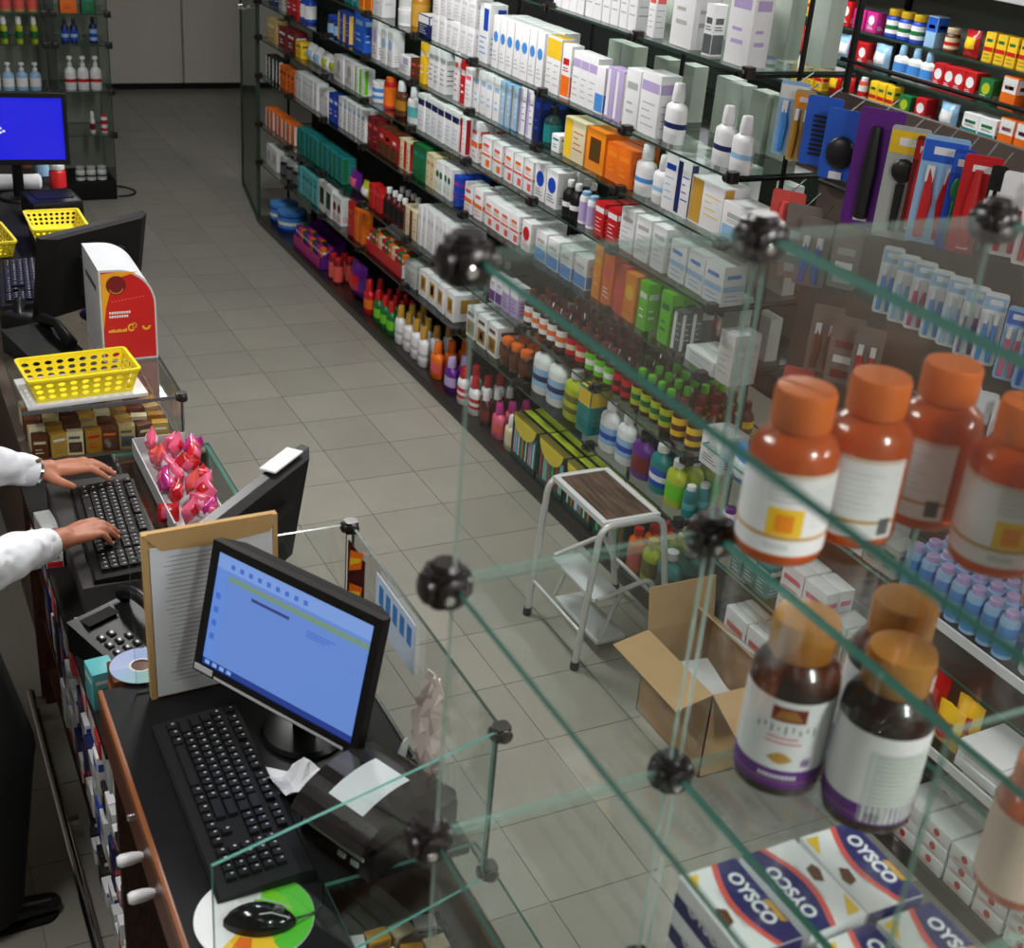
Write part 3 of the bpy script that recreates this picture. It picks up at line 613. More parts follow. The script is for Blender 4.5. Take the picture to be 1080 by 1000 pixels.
def place_row(z, y1, y0, spec, rows, stack, label, group, xf=2.392, jit=0.006):
    """stand a run of one product along y from y1 (far) to y0 (near), fronts at xf"""
    rnd = random.Random(label)
    k = spec[0]
    if k == 'c': w, d, h = spec[1:4]
    elif k == 'g': w, d, h = spec[1:4]
    else:
        w = spec[2]*2.04; d = w*(0.62 if spec[1] in ('lotion', 'jug') else 0.7 if spec[1] == 'pump' else 1.0); h = spec[3]
    ky = (round(z, 3), round(xf, 1)); y1 = min(y1, _last.get(ky, 99))
    n = max(1, int((y1-y0)/(w*1.03)+0.25)); pitch = max((y1-y0)/n, w*1.012)
    name, cat = CN[k]
    if k == 'c': name = carton_name(spec)
    _last[ky] = y1 - pitch*n
    if k == 'b' and spec[1] in ('jar', 'tub'): name, cat = 'product_jar', 'jar'
    for i in range(n):
        for r in range(rows):
            for s in range(stack):
                y = y1 - pitch*(i+.5); x = xf + d/2 + r*(d*1.05+.004) + rnd.uniform(0, jit)
                if 2.38 < xf < 2.40 and x+d/2 > 2.545 and x-d/2 < 2.575 and min(abs(y-q) for q in YB) < w/2+.012: continue
                loc = (x, y + rnd.uniform(-1, 1)*min(.001, max(0, (pitch-w)/2)), z + s*h + .0003)
                if k == 'c': tag(obj(name, carton_mesh(*spec[1:]), None, loc, (0, 0, rnd.uniform(-1, 1)*min(.05, (pitch-w)/d*1.2+.006))), label, cat, group)
                elif k == 'g': tag(obj(name, bag_mesh(*spec[1:], i % 3), None, loc), label, cat, group)
                else:
                    b = spec[4]; put_parts(bottle_proto(spec[1], spec[2], spec[3], MATS.get(b, b), spec[5], spec[6], spec[7]), name, label, cat, loc, rnd.uniform(-.25, .25) if spec[1] in ('syrup', 'jar', 'tub') else 0, group)
for l, y1, y0, spec, rows, stack, desc in SEG:
    place_row(LV[l], y1, y0, spec, rows, stack, desc + ' ' + SHELF_NAME[l], desc + ' ' + SHELF_NAME[l])
# products on the far side of the gondola, their backs to this aisle
BACK = [(4, .07, .05, .13, 'G', 'LG', 'lines'), (5, .08, .05, .15, 'LG', 'PG', 'full'), (6, .09, .06, .19, 'PG', 'LG', 'full'), (7, .10, .06, .24, 'PG', 'G', 'lines'), (3, .09, .05, .15, 'G', 'DG', 'lines')]
for l, w, d, h, b_, a_, st in BACK:
    lab = 'pale grey carton facing the other aisle ' + SHELF_NAME[l]
    rnd = random.Random(l); y = 3.22
    while y < (4.44 if l > 3 else 4.4):
        if rnd.random() < .78: tag(obj('grey_carton', carton_mesh(w, d, h, b_, a_, st), None, (2.70 - rnd.uniform(0, .05), y + w/2, LV[l]+.0003), (0, 0, pi)), lab, 'carton', lab)
        y += w*1.1 + rnd.choice((0, 0, .03))

# open display boxes standing among the products
def display_box(w, d, h, base, acc, label, loc, insert):
    t = thing('display_box', label, 'box', loc)
    b = MB(); th = .003
    b.box((-d/2, -w/2, 0), (d/2, w/2, th)).box((d/2-th, -w/2, 0), (d/2, w/2, h)).box((-d/2, -w/2, 0), (-d/2+th, w/2, h*.45), 1)
    for s in (-1, 1):
        yy = (-w/2, -w/2+th) if s < 0 else (w/2-th, w/2)
        b.prism([(-d/2, 0), (d/2, 0), (d/2, h), (-d/2, h*.45)], yy[0], yy[1], 1, 0)
    obj('tray', b.mesh('tray', cm(base), cm(acc)), t)
    n = int(w/.045)
    for i in range(n):
        for r in range(2):
            c = insert[(i+r) % len(insert)]
            obj('sachet', carton_mesh(.038, .03, h*.8, c, 'W', 'lines', 'DG'), t, (-d/2+.03+r*.045, -w/2 + w*(i+.5)/n, th))
    return t
display_box(.50, .16, .14, 'W', 'R', 'long white and red display box of sachets on the second shelf up', (2.392+.08, 6.03, .4103), ['O', 'GN', 'R', 'CR'])
display_box(.50, .16, .16, 'PU', 'MG', 'purple and magenta display box of sachets on the lowest shelf', (2.392+.08, 7.28, .0503), ['O', 'MG', 'PU', 'DT'])
YL = mat('toothbrush_yellow', s2l(222, 200, 40), rough=.3); TB = [cm(c) for c in ('TE', 'GN', 'O', 'NV')]
for k in range(4):
    y = 4.47 - .24*k - .11
    t = thing('toothbrush_display', 'black and yellow box of toothbrushes in a row on the lowest shelf', 'box', (2.392+.075, y, .0503), group='toothbrush boxes on the lowest shelf')
    b = MB().box((-.075, -.112, 0), (.075, .112, .006)).box((-.075, -.112, 0), (-.069, .112, .03)).box((.02, -.112, 0), (.075, .112, .20)).box((-.075, .108, 0), (.02, .112, .20)).box((-.075, -.112, 0), (.02, -.108, .20))
    obj('carcass', b.mesh('carcass', cm('DT')), t)
    for j in range(3):
        obj('lid_strip', MB().box((-.075+.05*j, -.112, .20), (-.042+.05*j, .112, .205), 1).box((-.042+.05*j, -.112, .20), (-.025+.05*j, .112, .204)).mesh('lid_strip', BLACK, cm('YG' if j else 'OL')), t)
    obj('header', MB().prism([(-.1, .2)] + [(.1*cos(a), .2-.075*sin(a)) for a in [pi*(1-i/10) for i in range(11)]] + [(.1, .2)], -.078, -.074, 0).mesh('header', YL), t)
    for j in range(6):
        obj('toothbrush_pack', MB().prism(rounded(.028, .15, .006, 2, -.085+.034*j, .085), -.071, -.063, 0).box((-.0725, -.089+.034*j, .03), (-.0712, -.081+.034*j, .14), 1).mesh('pack', [cm('TE'), cm('LB'), cm('DT'), cm('GN')][(j+k) % 4], [cm('W'), cm('BG'), cm('O'), cm('R')][(j*2+k) % 4]), t)

# ------------------------------------------------------------------ near glass cube tower with vitamin bottles
tw = thing('glass_display_tower', 'clear glass cube display tower with black plastic corner clips', 'display case', (0, 0, 0))
XT = (.42, .70, .975); YT = (.25, .556, .885); ZT = (2.20, 1.905, 1.615, 1.325, 1.035)
def pane(a, b):
    s_ = MB().slab(a, b, 1); s_.m[0] = s_.m[1] = 2
    obj('glass_pane', s_.mesh('glass_pane', GLASS, EDGE_V, EDGE_P), tw)
g = .007
for z in ZT:
    for i in (0, 1):
        y0 = YT[0] if (z == ZT[0] or i == 0) else YT[1]
        b = MB().slab((XT[i]+.002, y0, z-g), (XT[i+1]-.002, YT[2], z), 1, 2); b.m[2] = 2   # clear-looking rims at the ends
        obj('glass_pane', b.mesh('glass_pane', GLASS, EDGE, EDGE_P), tw)
for i in (0, 1):   # upright panes along the far side, and one at the near end of the bottle bay
    for k in range(4): pane((XT[i]+.006, YT[2]-g-.001, ZT[k+1]+.001), (XT[i+1]-.006, YT[2]-.001, ZT[k]-g-.001))
    pane((XT[i]+.006, YT[2]-g-.001, .9515), (XT[i+1]-.006, YT[2]-.001, ZT[4]-g-.001))
for k in range(1, 4): pane((XT[1]+.006, YT[1]+.001, ZT[k+1]+.001), (XT[2]-.006, YT[1]+g+.001, ZT[k]-g-.001))
pane((XT[1]+.006, YT[1]+.001, .9515), (XT[2]-.006, YT[1]+g+.001, ZT[4]-g-.001)); pane((XT[0]+.006, YT[1]+.001, .9515), (XT[1]-.006, YT[1]+g+.001, ZT[4]-g-.001))
cl = MB()
cl.prism(rounded(.042, .042, .012, 4), -.026, .016, 2)
for ax, sg_ in (('X', -1), ('X', 1), ('Y', -1), ('Y', 1)):
    M_ = Matrix.Rotation(sg_*pi/2, 4, ax)
    cl.lathe([(.016, .012), (.019, .018), (.019, .026), (.013, .030)], 14, 0, Matrix.Translation((0, 0, -.006)) @ M_)
cl.lathe([(.017, .010), (.019, .018), (.015, .024)], 14, 0, Matrix.Identity(4))
cl.v = [(x*.78, y*.78, z*.78) for x, y, z in cl.v]
clip_big = cl.mesh('corner_clip', CLIP)
screw = MB().lathe([(.005, 0), (.005, .002), (.003, .003)], 8).mesh('screw', CHROME)
for x in XT:
    for y in (YT[2],):
        for z in ZT[:4]:
            o = obj('corner_clip', clip_big, tw, (x, y, z-.004)); obj('screw', screw, o, (-.006, -.0238, -.006), (pi/2, 0, 0))

def patch(b, r, z0, z1, a0, a1, mi, seg=10):
    vs = []
    for i in range(seg+1):
        a = radians(a0 + (a1-a0)*i/seg); vs += [(r*cos(a), r*sin(a), z0), (r*cos(a), r*sin(a), z1)]
    b.add(vs, [(2*i, 2*i+2, 2*i+3, 2*i+1) for i in range(seg)], mi, True)
def vitamin_bottle(label, x, y, turn, lab=True):
    r, h = .0415, .165
    t = thing('vitamin_bottle', label, 'bottle', (x, y, ZT[1]+.0003), (0, 0, radians(turn)))
    obj('body', MB().lathe([(r*.86, 0), (r*.97, .004), (r, .012), (r, .098), (r*.97, .108), (r*.86, .117), (r*.68, .123), (r*.60, .126), (r*.60, .133)], 36).mesh('body', ORANGE_PL), t)
    b = MB().lathe([(r*.66, .129), (r*.68, .131), (r*.68, .160), (r*.64, .1645), (r*.50, .165)], 36)
    b.box((-.001, -r*.6, .165), (.001, r*.6, .1656))
    obj('cap', b.mesh('cap', ORANGE_CAP), t)
    L = MB(); e = r*1.006
    patch(L, e, .014, .096, 20, 330, 0, 40)
    patch(L, e*1.003, .030, .0335, 20, 330, 1, 40); patch(L, e*1.003, .093, .0945, 20, 330, 1, 40)
    patch(L, e*1.003, .034, .062, 190, 236, 2, 8); patch(L, e*1.005, .038, .056, 200, 224, 3, 6)
    for i in range(7): patch(L, e*1.004, .044+.006*i, .0455+.006*i, 246, 300-(i % 3)*9, 4, 8)
    for i in range(5): patch(L, e*1.004, .068+.005*i, .0705+.005*i, 186, 228-(i*7 % 13), 4, 8)
    patch(L, e*1.004, .020, .026, 190, 222, 4, 6); patch(L, e*1.004, .018, .036, 304, 322, 5, 4)
    obj('label', L.mesh('label', cm('W'), cm('GO'), cm('Y'), cm('BO'), cm('LG'), cm('DG')), t)
for lab, x, y, turn in (
    ('translucent orange vitamin bottle with white and gold label at the corner clip', .738, .832, 20),
    ('translucent orange vitamin bottle partly behind the corner one, label turned to its seam', .828, .836, -42),
    ('translucent orange vitamin bottle showing a barcode, farthest along the glass shelf', .922, .842, -75),
    ('translucent orange vitamin bottle with yellow label panel, third from the corner clip', .925, .745, 25),
    ('translucent orange vitamin bottle with yellow label at the pane joint', .925, .650, 30)): vitamin_bottle(lab, x, y, turn)

def supplement_jar(label, x, y, turn, front):
    r, h = .0466, .20
    t = thing('supplement_jar', label, 'jar', (x, y, ZT[2]+.0003), (0, 0, radians(turn)))
    obj('body', MB().lathe([(r*.86, 0), (r*.97, .004), (r, .012), (r, .124), (r*.97, .136), (r*.84, .147), (r*.70, .153), (r*.66, .156), (r*.66, .162)], 36).mesh('body', BROWN_GL), t)
    obj('cap', MB().lathe([(r*.70, .157), (r*.73, .159), (r*.73, .193), (r*.70, .1975), (r*.55, .1985)], 36).mesh('cap', BROWN_CAP), t)
    L = MB(); e = r*1.006
    patch(L, e, .016, .122, 30, 335, 0, 40); patch(L, e*1.003, .016, .038, 30, 335, 1, 40)
    patch(L, e*1.003, .0225, .0240, 30, 335, 2, 40)
    if front:
        patch(L, e*1.004, .098, .115, 208, 252, 3, 8)
        for i in range(4): patch(L, e*1.006, .101+.003*i, .1025+.003*i, 212+i*2, 248-i*3, 2, 6)
        for i in range(9): patch(L, e*1.004, .083 + (.004 if i % 2 else 0), .090 + (.003 if i % 3 else 0), 192+i*9, 194+i*9, 4, 2)
        for i in range(2): patch(L, e*1.004, .071+.006*i, .0728+.006*i, 206, 252-i*6, 5, 8)
        for i in range(8): patch(L, e*1.004, .052-.006*sin(pi*(i+.5)/8), .052+.008*sin(pi*(i+.5)/8), 212+i*4, 216+i*4, 2, 2)
        for i in range(4): patch(L, e*1.004, .044, .052+.003*(i % 2), 256+i*3, 258+i*3, 1, 2)
        for i in range(10): patch(L, e*1.005, .027, .032, 205+i*5, 208+i*5, 0, 2)
    else:
        patch(L, e*1.002, .040, .120, 30, 150, 0, 20)
        patch(L, e*1.003, .018, .104, 196, 285, 6, 14)
        for i in range(13): patch(L, e*1.005, .032+.0055*i, .0345+.0055*i, 204, 276-(i*11 % 17), 7, 8)
        for i in range(6): patch(L, e*1.005, .020, .030, 208+i*3, 209.4+i*3, 4, 2)
    obj('label', L.mesh('label', cm('W'), cm('PU'), cm('GO'), cm('MR'), cm('DG'), cm('PK'), cm('LG'), cm('G')), t)
supplement_jar('dark brown supplement jar with white and purple label facing out', .800, .836, 0, True)
supplement_jar('dark brown supplement jar turned to its printed back panel', .854, .756, 20, False)
supplement_jar('dark brown supplement jar pushed to the rear behind the other two', .920, .826, 60, False)
t = thing('pill_bottle', 'pale peach and orange pill bottle beside the dark jars', 'bottle', (.920, .612, ZT[2]+.0003), (0, 0, .4))
obj('body', MB().lathe([(.036, 0), (.039, .004), (.039, .10), (.034, .112), (.026, .118), (.026, .124)], 28).mesh('body', ORANGE_PL), t)
obj('label', MB().lathe([(.0394, .012), (.0394, .098)], 28, cap=False).mesh('label', mat('peach_label', s2l(238, 206, 190), rough=.4)), t)
obj('cap', MB().lathe([(.029, .119), (.030, .122), (.030, .148), (.027, .151)], 28).mesh('cap', ORANGE_CAP), t)

# stacked flat medicine boxes on the tower's lower shelf
def oysco_mesh():
    w, l, h = .078, .126, .046; b = MB(); e = .0004
    b.cbox((-w/2, -l/2, 0), (w/2, l/2, h), .0012, 0)
    n = 12; edge = []
    for i in range(n+1):
        v = -l/2 + l*i/n; edge.append((.012 - .016*sin(pi*i/n), v))
    off = lambda d: [(x+d, y) for x, y in edge]
    def strip(pa, pb, z, mi):
        vs = [(x, y, z) for x, y in pa] + [(x, y, z) for x, y in pb]; m = len(pa)
        b.add(vs, [(i, m+i, m+i+1, i+1) for i in range(m-1)], mi)
    strip(off(-.0075), off(0), h+e, 2); strip(edge, [(w/2-.001, y) for x, y in edge], h+e, 1)
    b.add([(-w/2-e, s*(l/2-.001), z) for s, z in ((1, .001), (-1, .001), (-1, h*.5), (1, h*.5))], [(0, 1, 2, 3)], 1)
    b.add([(s*(w/2-.001), -l/2-e, z) for s, z in ((-1, .001), (1, .001), (1, h-.001), (-1, h-.001))], [(0, 1, 2, 3)], 1)
    b.add([(-w/2+.004, l/2-.006, h+e), (-w/2+.004, l/2-.034, h+e), (-w/2+.022, l/2-.006, h+e)], [(0, 1, 2)], 3)
    b.add([(-w/2+u, -.012+v, h+e) for u, v in ((.004, 0), (.012, .018), (.022, .012), (.019, -.006), (.008, -.010))], [(0, 1, 2, 3, 4)], 4)
    for i in range(2): b.add([(-w/2+.026+.003*i, y, h+e) for y in (-.030, .030)] + [(-w/2+.0268+.003*i, y, h+e) for y in (.030, -.030)], [(0, 1, 2, 3)], 5)
    b.add([(w/2-.010, y, h+e*2) for y in (-.002, -.036)] + [(w/2-.003, y, h+e*2) for y in (-.040, -.006)], [(0, 1, 2, 3)], 6)
    return b.mesh('medicine_box', cm('W'), mat('box_navy', s2l(40, 42, 104), rough=.3), cm('SA'), cm('Y'), cm('BR'), cm('G'), cm('GO'))
OY = oysco_mesh(); WHT = cm('W')
oy_txt = text_mesh('OYSCO', .0235, WHT, .0002, .0007); oy_side = text_mesh('OYSCO', .022, WHT, .0002, .0005)
oysco_rows = [(.762, .806, 0), (.847, .806, .03), (.930, .806, -.02), (.762, .668, -.02), (.847, .668, .03), (.930, .668, 0)]
for ly in range(3):
    for k, (x, y, rz) in enumerate(oysco_rows):
        last = ly == 2
        if last and k == 3: continue
        lab = ('OYSCO box with red arc, topmost of its stack on the lower glass shelf' if last else 'OYSCO box with red arc under others on the lower glass shelf' if ly == 1 else 'OYSCO box with red arc, bottom of its stack on the lower glass shelf')
        o = tag(obj('medicine_box', OY, None, (x, y, ZT[3]+.0003+.0466*ly), (0, 0, rz + (pi if last and k == 1 else 0))), lab, 'box', lab)
        obj('lettering', oy_txt, o, (.0185, .004, .0466), (0, 0, -pi/2))
        obj('lettering', oy_side, o, (-.0396, 0, .024), (pi/2, 0, -pi/2))

# ------------------------------------------------------------------ the rack that continues the gondola towards the camera
rk = thing('display_rack', 'brown-backed rack with glass shelves and hooks beside the gondola end', 'shelving', (0, 0, 0))
obj('back_panel', MB().box((2.64, .9, .05), (2.66, 3.10, 1.86)).mesh('back_panel', mat('brown_panel', s2l(92, 78, 68), rough=.6, scale=8)), rk)
obj('plinth', MB().cbox((2.36, .9, 0), (2.66, 3.13, .05), .004).mesh('plinth', mat('plinth_black', (0, 0, 0))), rk)
for z, x0 in ((.41, 2.345), (.74, 2.37)):
    for y in (.9, 1.64, 2.38): obj('shelf', MB().slab((x0, y+.002, z-.008), (2.638, y+.735, z)).mesh('shelf', GLASSF, EDGE), rk)
    obj('price_rail', MB().box((x0-.008, .9, z-.02), (x0-.001, 2.05, z+.006)).mesh('price_rail', WHITE_MET), rk)
for y in (.92, 2.33, 3.08): obj('post', MB().tube([(2.655, y, .05), (2.655, y, 2.30)], .011, 8).mesh('post', BLACK), rk)
for z, y0, y1 in ((1.955, 1.95, 3.08), (1.60, 1.70, 3.08), (1.36, 1.70, 2.90), (1.14, 1.5, 2.7)):
    obj('hook_bar', MB().tube([(2.62, y0, z), (2.62, y1, z)], .007, 6).mesh('hook_bar', BLACK), rk)

def blister(name, label, cat, y, ztop, w, h, head, card, item, icol, x=2.44, yaw=36, group=None, cardmat=None):
    """hanging pack: backing card, header, moulded product under clear film, hook"""
    t = thing(name, label, cat, (x, y, ztop), (0, 0, radians(yaw)), group)
    obj('card', MB().prism(rounded(w, h, .008, 2, 0, -h/2), -.0012, .0012, 0).mesh('card', cardmat or cm(card)), t)
    if head: obj('header', MB().box((-.0022, -w/2+.002, -h*.24), (-.0013, w/2-.002, -.012)).box((-.0026, -w*.3, -h*.17), (-.0022, w*.25, -h*.10), 1).mesh('header', cm(head), cm('W')), t)
    b = MB(); M_ = Matrix.Translation((-.009, 0, -h*.60))
    if item == 'comb':
        b.box((-.012, -w*.32, -h*.86), (-.002, -w*.16, -h*.2), 0)
        for i in range(9): b.box((-.010, -w*.16, -h*.84+h*.068*i), (-.004, w*.24, -h*.84+h*.068*i+h*.03), 0)
    elif item == 'brush':
        b.sphere((-.012, 0, -h*.38), w*.30, 12, 8, 0, (.35, 1, h*.30/w*1.2)); b.tube([(-.010, 0, -h*.5), (-.010, 0, -h*.92)], [w*.12, w*.09], 8)
    elif item == 'oval':
        b.sphere((-.012, 0, -h*.60), w*.36, 14, 8, 0, (.35, 1, 1.15)); b.box((-.010, -w*.12, -h*.98), (-.004, w*.2, -h*.88), 1)
    elif item == 'long':
        b.tube([(-.010, w*.05, -h*.14), (-.012, w*.05, -h*.5), (-.010, w*.05, -h*.92)], [w*.10, w*.18, w*.16], 8); b.box((-.013, -w*.1, -h*.95), (-.006, w*.2, -h*.89), 1)
    elif item == 'tooth':
        for s in (-.22, .22): b.tube([(-.007, w*s, -h*.30), (-.008, w*s*.8, -h*.6), (-.007, w*s, -h*.94)], [w*.07, w*.13, w*.10], 6); b.box((-.014, w*s-w*.09, -h*.42), (-.004, w*s+w*.09, -h*.27), 1)
    elif item == 'clips':
        for i in range(3): b.box((-.008, -w*.3, -h*.9+h*.22*i), (-.003, w*.3, -h*.9+h*.22*i+h*.1), i % 2)
    obj('moulded_item', b.mesh('moulded_item', cm(icol), cm('W')), t)
    obj('hook', MB().tube([(.002, 0, -.008), (.05, 0, -.004), (.16, 0, .004)], .0022, 5).mesh('hook', CHROME), t)
    return t
H = [ # y, top, w, h, header, card, item, colour, label
 (3.04, 1.90, .085, .21, 'W', 'LB', 'tooth', 'SK', 'pale blue hanging pack with white and orange header'),
 (2.99, 1.885, .06, .20, 'BO', 'TN', 'tooth', 'MU', 'narrow tan striped hanging pack with orange header'),
 (2.90, 1.885, .10, .19, None, 'HB', 'comb', 'K', 'bright blue hanging pack holding a black comb'),
 (2.80, 1.870, .11, .19, None, 'HB', 'oval', 'K', 'bright blue hanging pack with an oval black brush'),
 (2.665, 1.90, .12, .31, None, 'PU', 'long', 'K', 'tall purple hanging pack with a long black hairbrush'),
 (2.55, 1.88, .10, .29, 'Y', 'G', 'brush', 'K', 'grey hanging pack with yellow header and black brush'),
 (2.49, 1.87, .05, .25, 'R', 'MR', 'long', 'R', 'dark red narrow hanging pack'),
 (2.42, 1.885, .11, .27, 'HB', 'LB', 'tooth', 'R', 'hanging pack with blue header and red brush handles'),
 (2.355, 1.87, .05, .25, 'HB', 'B', 'brush', 'GN', 'blue hanging pack with green brush'),
 (2.29, 1.87, .09, .24, 'R', 'R', 'long', 'R', 'bright red tall hanging pack'),
 (2.235, 1.86, .04, .22, None, 'K', 'tooth', 'DG', 'thin black hanging pack'),
 (2.17, 1.86, .075, .20, 'W', 'W', 'tooth', 'R', 'white hanging toothbrush pack with red bubble'),
 (2.09, 1.86, .075, .20, 'W', 'W', 'tooth', 'R', 'white hanging toothbrush pack with red bubble'),
 (2.01, 1.86, .075, .20, 'W', 'W', 'tooth', 'SA', 'white hanging toothbrush pack with red bubble'),
]
for y, zt, w, h, hd, cd, it, ic, lab in H: blister('hanging_pack', lab, 'blister pack', y, zt, w, h, hd, cd, it, ic, group=lab)
lab = 'light blue toothbrush pack hanging on the middle hooks'
for k in range(7): blister('toothbrush_pack', lab, 'blister pack', 2.52-.062*k, 1.575-.003*(k % 2), .056, .185, 'LB', 'W', 'tooth', ['SK', 'LB', 'MG', 'SK', 'LB', 'PU', 'SK'][k], group=lab, yaw=34)
lab = 'pink and blue toothbrush pack hanging on the middle hooks'
for k in range(5): blister('toothbrush_pack', lab, 'blister pack', 2.07-.062*k, 1.565, .056, .185, 'HB', 'LB', 'tooth', ['PK', 'B', 'R', 'MG', 'B'][k], group=lab, yaw=34)
lab = 'red and white toothbrush pack hanging on the lower hooks'
for k in range(7): blister('toothbrush_pack', lab, 'blister pack', 2.16-.06*k, 1.335, .054, .19, 'W', 'W', 'tooth', ['R', 'R', 'SK', 'R', 'R', 'TE', 'R'][k], group=lab, yaw=34)
CLR = mat('clear_pack_card', s2l(130, 118, 112), rough=.3)
for y, zt, w, h, ic, it, lab in ((2.985, 1.60, .10, .22, 'SA', 'long', 'salmon red hanging pack at the gondola end'), (2.905, 1.58, .10, .22, 'SV', 'clips', 'clear hanging pack of silver clips'),
   (2.84, 1.56, .09, .20, 'B', 'tooth', 'clear hanging pack with a blue comb'), (2.70, 1.58, .08, .18, 'G', 'clips', 'clear hanging pack with grey clips'),
   (2.72, 1.34, .09, .20, 'BR', 'tooth', 'clear hanging pack with brown picks'), (2.63, 1.34, .09, .20, 'MR', 'clips', 'clear hanging pack with dark red clips'), (2.54, 1.34, .08, .19, 'R', 'tooth', 'clear hanging pack with bright red picks'), (2.80, 1.12, .09, .13, 'R', 'oval', 'small red hanging pack with white emblem')):
    blister('hanging_pack', lab, 'blister pack', y, zt, w, h, None, 'G', it, ic, cardmat=CLR if 'clear' in lab else cm('SA'))
RACK = [ # z, y1, y0, spec, rows, stack, xf, label
 (.74, 2.86, 2.66, ('b', 'jar', .035, .11, 'DT', 'W', 'TE', None), 2, 1, 2.38, 'small dark green jar with white lid on the rack'),
 (.74, 2.46, 2.34, ('c', .06, .08, .12, 'W', 'R', 'dot', 'SA'), 2, 1, 2.38, 'white and red spotted carton on the rack'),
 (.74, 2.33, 2.21, ('c', .06, .08, .09, 'G', 'OL', 'full', 'DG'), 1, 1, 2.38, 'dull grey-green carton on the rack'),
 (.74, 2.20, 1.80, ('b', 'tube', .026, .13, 'LB', 'LI', 'SK', 'LB'), 3, 1, 2.38, 'light blue bottle with violet cap on the rack'),
 (.74, 1.79, 1.60, ('b', 'jar', .034, .10, 'LG', 'SV', 'W', None), 2, 1, 2.39, 'silver-lidded glass jar on the rack'),
 (.74, 1.58, 1.20, ('g', .09, .05, .11, 'Y', 'R'), 1, 1, 2.38, 'yellow and red sweet pouch on the rack'),
 (.41, 3.05, 2.90, ('b', 'tube', .028, .13, 'W', 'PU', 'LI', None), 2, 1, 2.355, 'white bottle with purple cap on the rack'),
 (.41, 2.86, 2.66, ('c', .06, .08, .11, 'TE', 'W', 'hi', 'W'), 2, 1, 2.355, 'teal and white carton on the rack'),
 (.41, 2.62, 2.40, ('c', .10, .05, .17, 'W', 'PK', 'lines', 'R'), 2, 1, 2.355, 'white and pink folded pack on the rack'),
 (.41, 2.38, 2.22, ('c', .075, .09, .12, 'G', 'OL', 'pict', 'BR'), 1, 1, 2.355, 'greenish carton with brown picture on the rack'),
 (.41, 2.20, 1.98, ('g', .10, .06, .13, 'R', 'SA'), 2, 1, 2.355, 'red crinkled sweet pouch on the rack'),
 (.41, 1.95, 1.86, ('g', .09, .06, .12, 'Y', 'R'), 2, 1, 2.355, 'yellow pouch with red print on the rack'),
 (.41, 1.84, 1.40, ('c', .14, .16, .028, 'W', 'LG', 'lines', 'G'), 1, 3, 2.355, 'flat white carton in a pile on the rack'),
 (.41, 1.38, 1.0, ('c', .12, .12, .10, 'O', 'Y', 'full', 'R'), 1, 1, 2.355, 'orange and yellow carton on the rack'),
 (.05, 2.86, 2.36, ('c', .12, .03, .22, 'W', 'SA', 'lines', 'R'), 3, 1, 2.37, 'white and red striped leaflet pack on the rack base'),
 (.05, 2.34, 2.04, ('b', 'jug', .05, .18, 'LB', 'B', 'W', 'SK'), 2, 1, 2.38, 'pale blue bottle with blue cap on the rack base'),
 (.05, 2.0, 1.35, ('c', .10, .12, .045, 'W', 'R', 'dot', 'SA'), 2, 3, 2.37, 'flat red and white carton piled on the rack base'),
]
for z, y1, y0, spec, rows, stack, xf, lab in RACK: place_row(z, y1, y0, spec, rows, stack, lab, lab, xf)

# ------------------------------------------------------------------ wall shelving in the next aisle
ws = thing('wall_shelving', 'white-topped wall shelving crowded with products in the next aisle', 'shelving', (0, 0, 0))
WZ = [.9, 1.05, 1.20, 1.35, 1.50, 1.65, 1.80]
obj('back_panel', MB().box((4.42, 2.4, .05), (4.44, 7.2, 2.05)).mesh('back_panel', mat('grey_panel', s2l(120, 124, 118), rough=.6)), ws)
obj('canopy', MB().cbox((3.97, 2.4, 2.03), (4.44, 7.2, 2.22), .006).mesh('canopy', WHITE_MET), ws)
obj('base_unit', MB().box((4.0, 2.4, 0), (4.44, 7.2, .12)).mesh('base_unit', BLACK_M), ws)
for z in WZ: obj('shelf', MB().slab((4.0, 2.4, z-.01), (4.418, 7.2, z)).mesh('shelf', GLASSF, EDGE_D), ws)
for y in (2.42, 3.6, 4.8, 6.0, 7.18): obj('upright', MB().box((4.40, y-.015, .12), (4.419, y+.015, 2.03)).mesh('upright', BLACK), ws)
KINDS = [(('c', .07, .08, .11, 'W', 'B', 'hi', 'LB'), 'white and blue carton'), (('c', .08, .08, .12, 'O', 'W', 'two', 'R'), 'orange and white carton'), (('c', .06, .07, .10, 'R', 'W', 'dot', 'W'), 'red carton with white dot'),
  (('c', .09, .08, .10, 'W', 'TE', 'bot', 'GN'), 'white and teal carton'), (('b', 'jar', .035, .11, 'B', 'Y', 'W', 'GN'), 'blue jar with yellow lid'), (('c', .07, .08, .09, 'GN', 'YG', 'dot', 'W'), 'green carton with lime dot'),
  (('b', 'lotion', .04, .13, 'W', 'LB', 'SK', None), 'white bottle with blue label'), (('c', .10, .08, .08, 'CR', 'R', 'band', 'BR'), 'cream carton with red band'), (('c', .06, .06, .12, 'NV', 'W', 'hi', 'W'), 'navy carton with white stripe'), (('g', .10, .06, .11, 'LB', 'W'), 'pale blue pouch'), (('c', .05, .05, .11, 'Y', 'R', 'band', 'GN'), 'yellow carton with red band'), (('b', 'tube', .022, .11, 'SA', 'W', 'W', 'R'), 'salmon tube with white cap'),
  (('c', .08, .07, .06, 'W', 'GN', 'vert', 'R'), 'low white carton with green panel'), (('g', .08, .05, .10, 'R', 'Y'), 'red and yellow pouch'), (('b', 'jar', .03, .09, 'BR', 'CR', 'CR', 'R'), 'brown jar with cream lid'), (('c', .06, .06, .12, 'LB', 'HB', 'two', 'W'), 'light and bright blue carton'), (('c', .07, .05, .08, 'MG', 'W', 'dot', 'W'), 'magenta carton with white dot')]
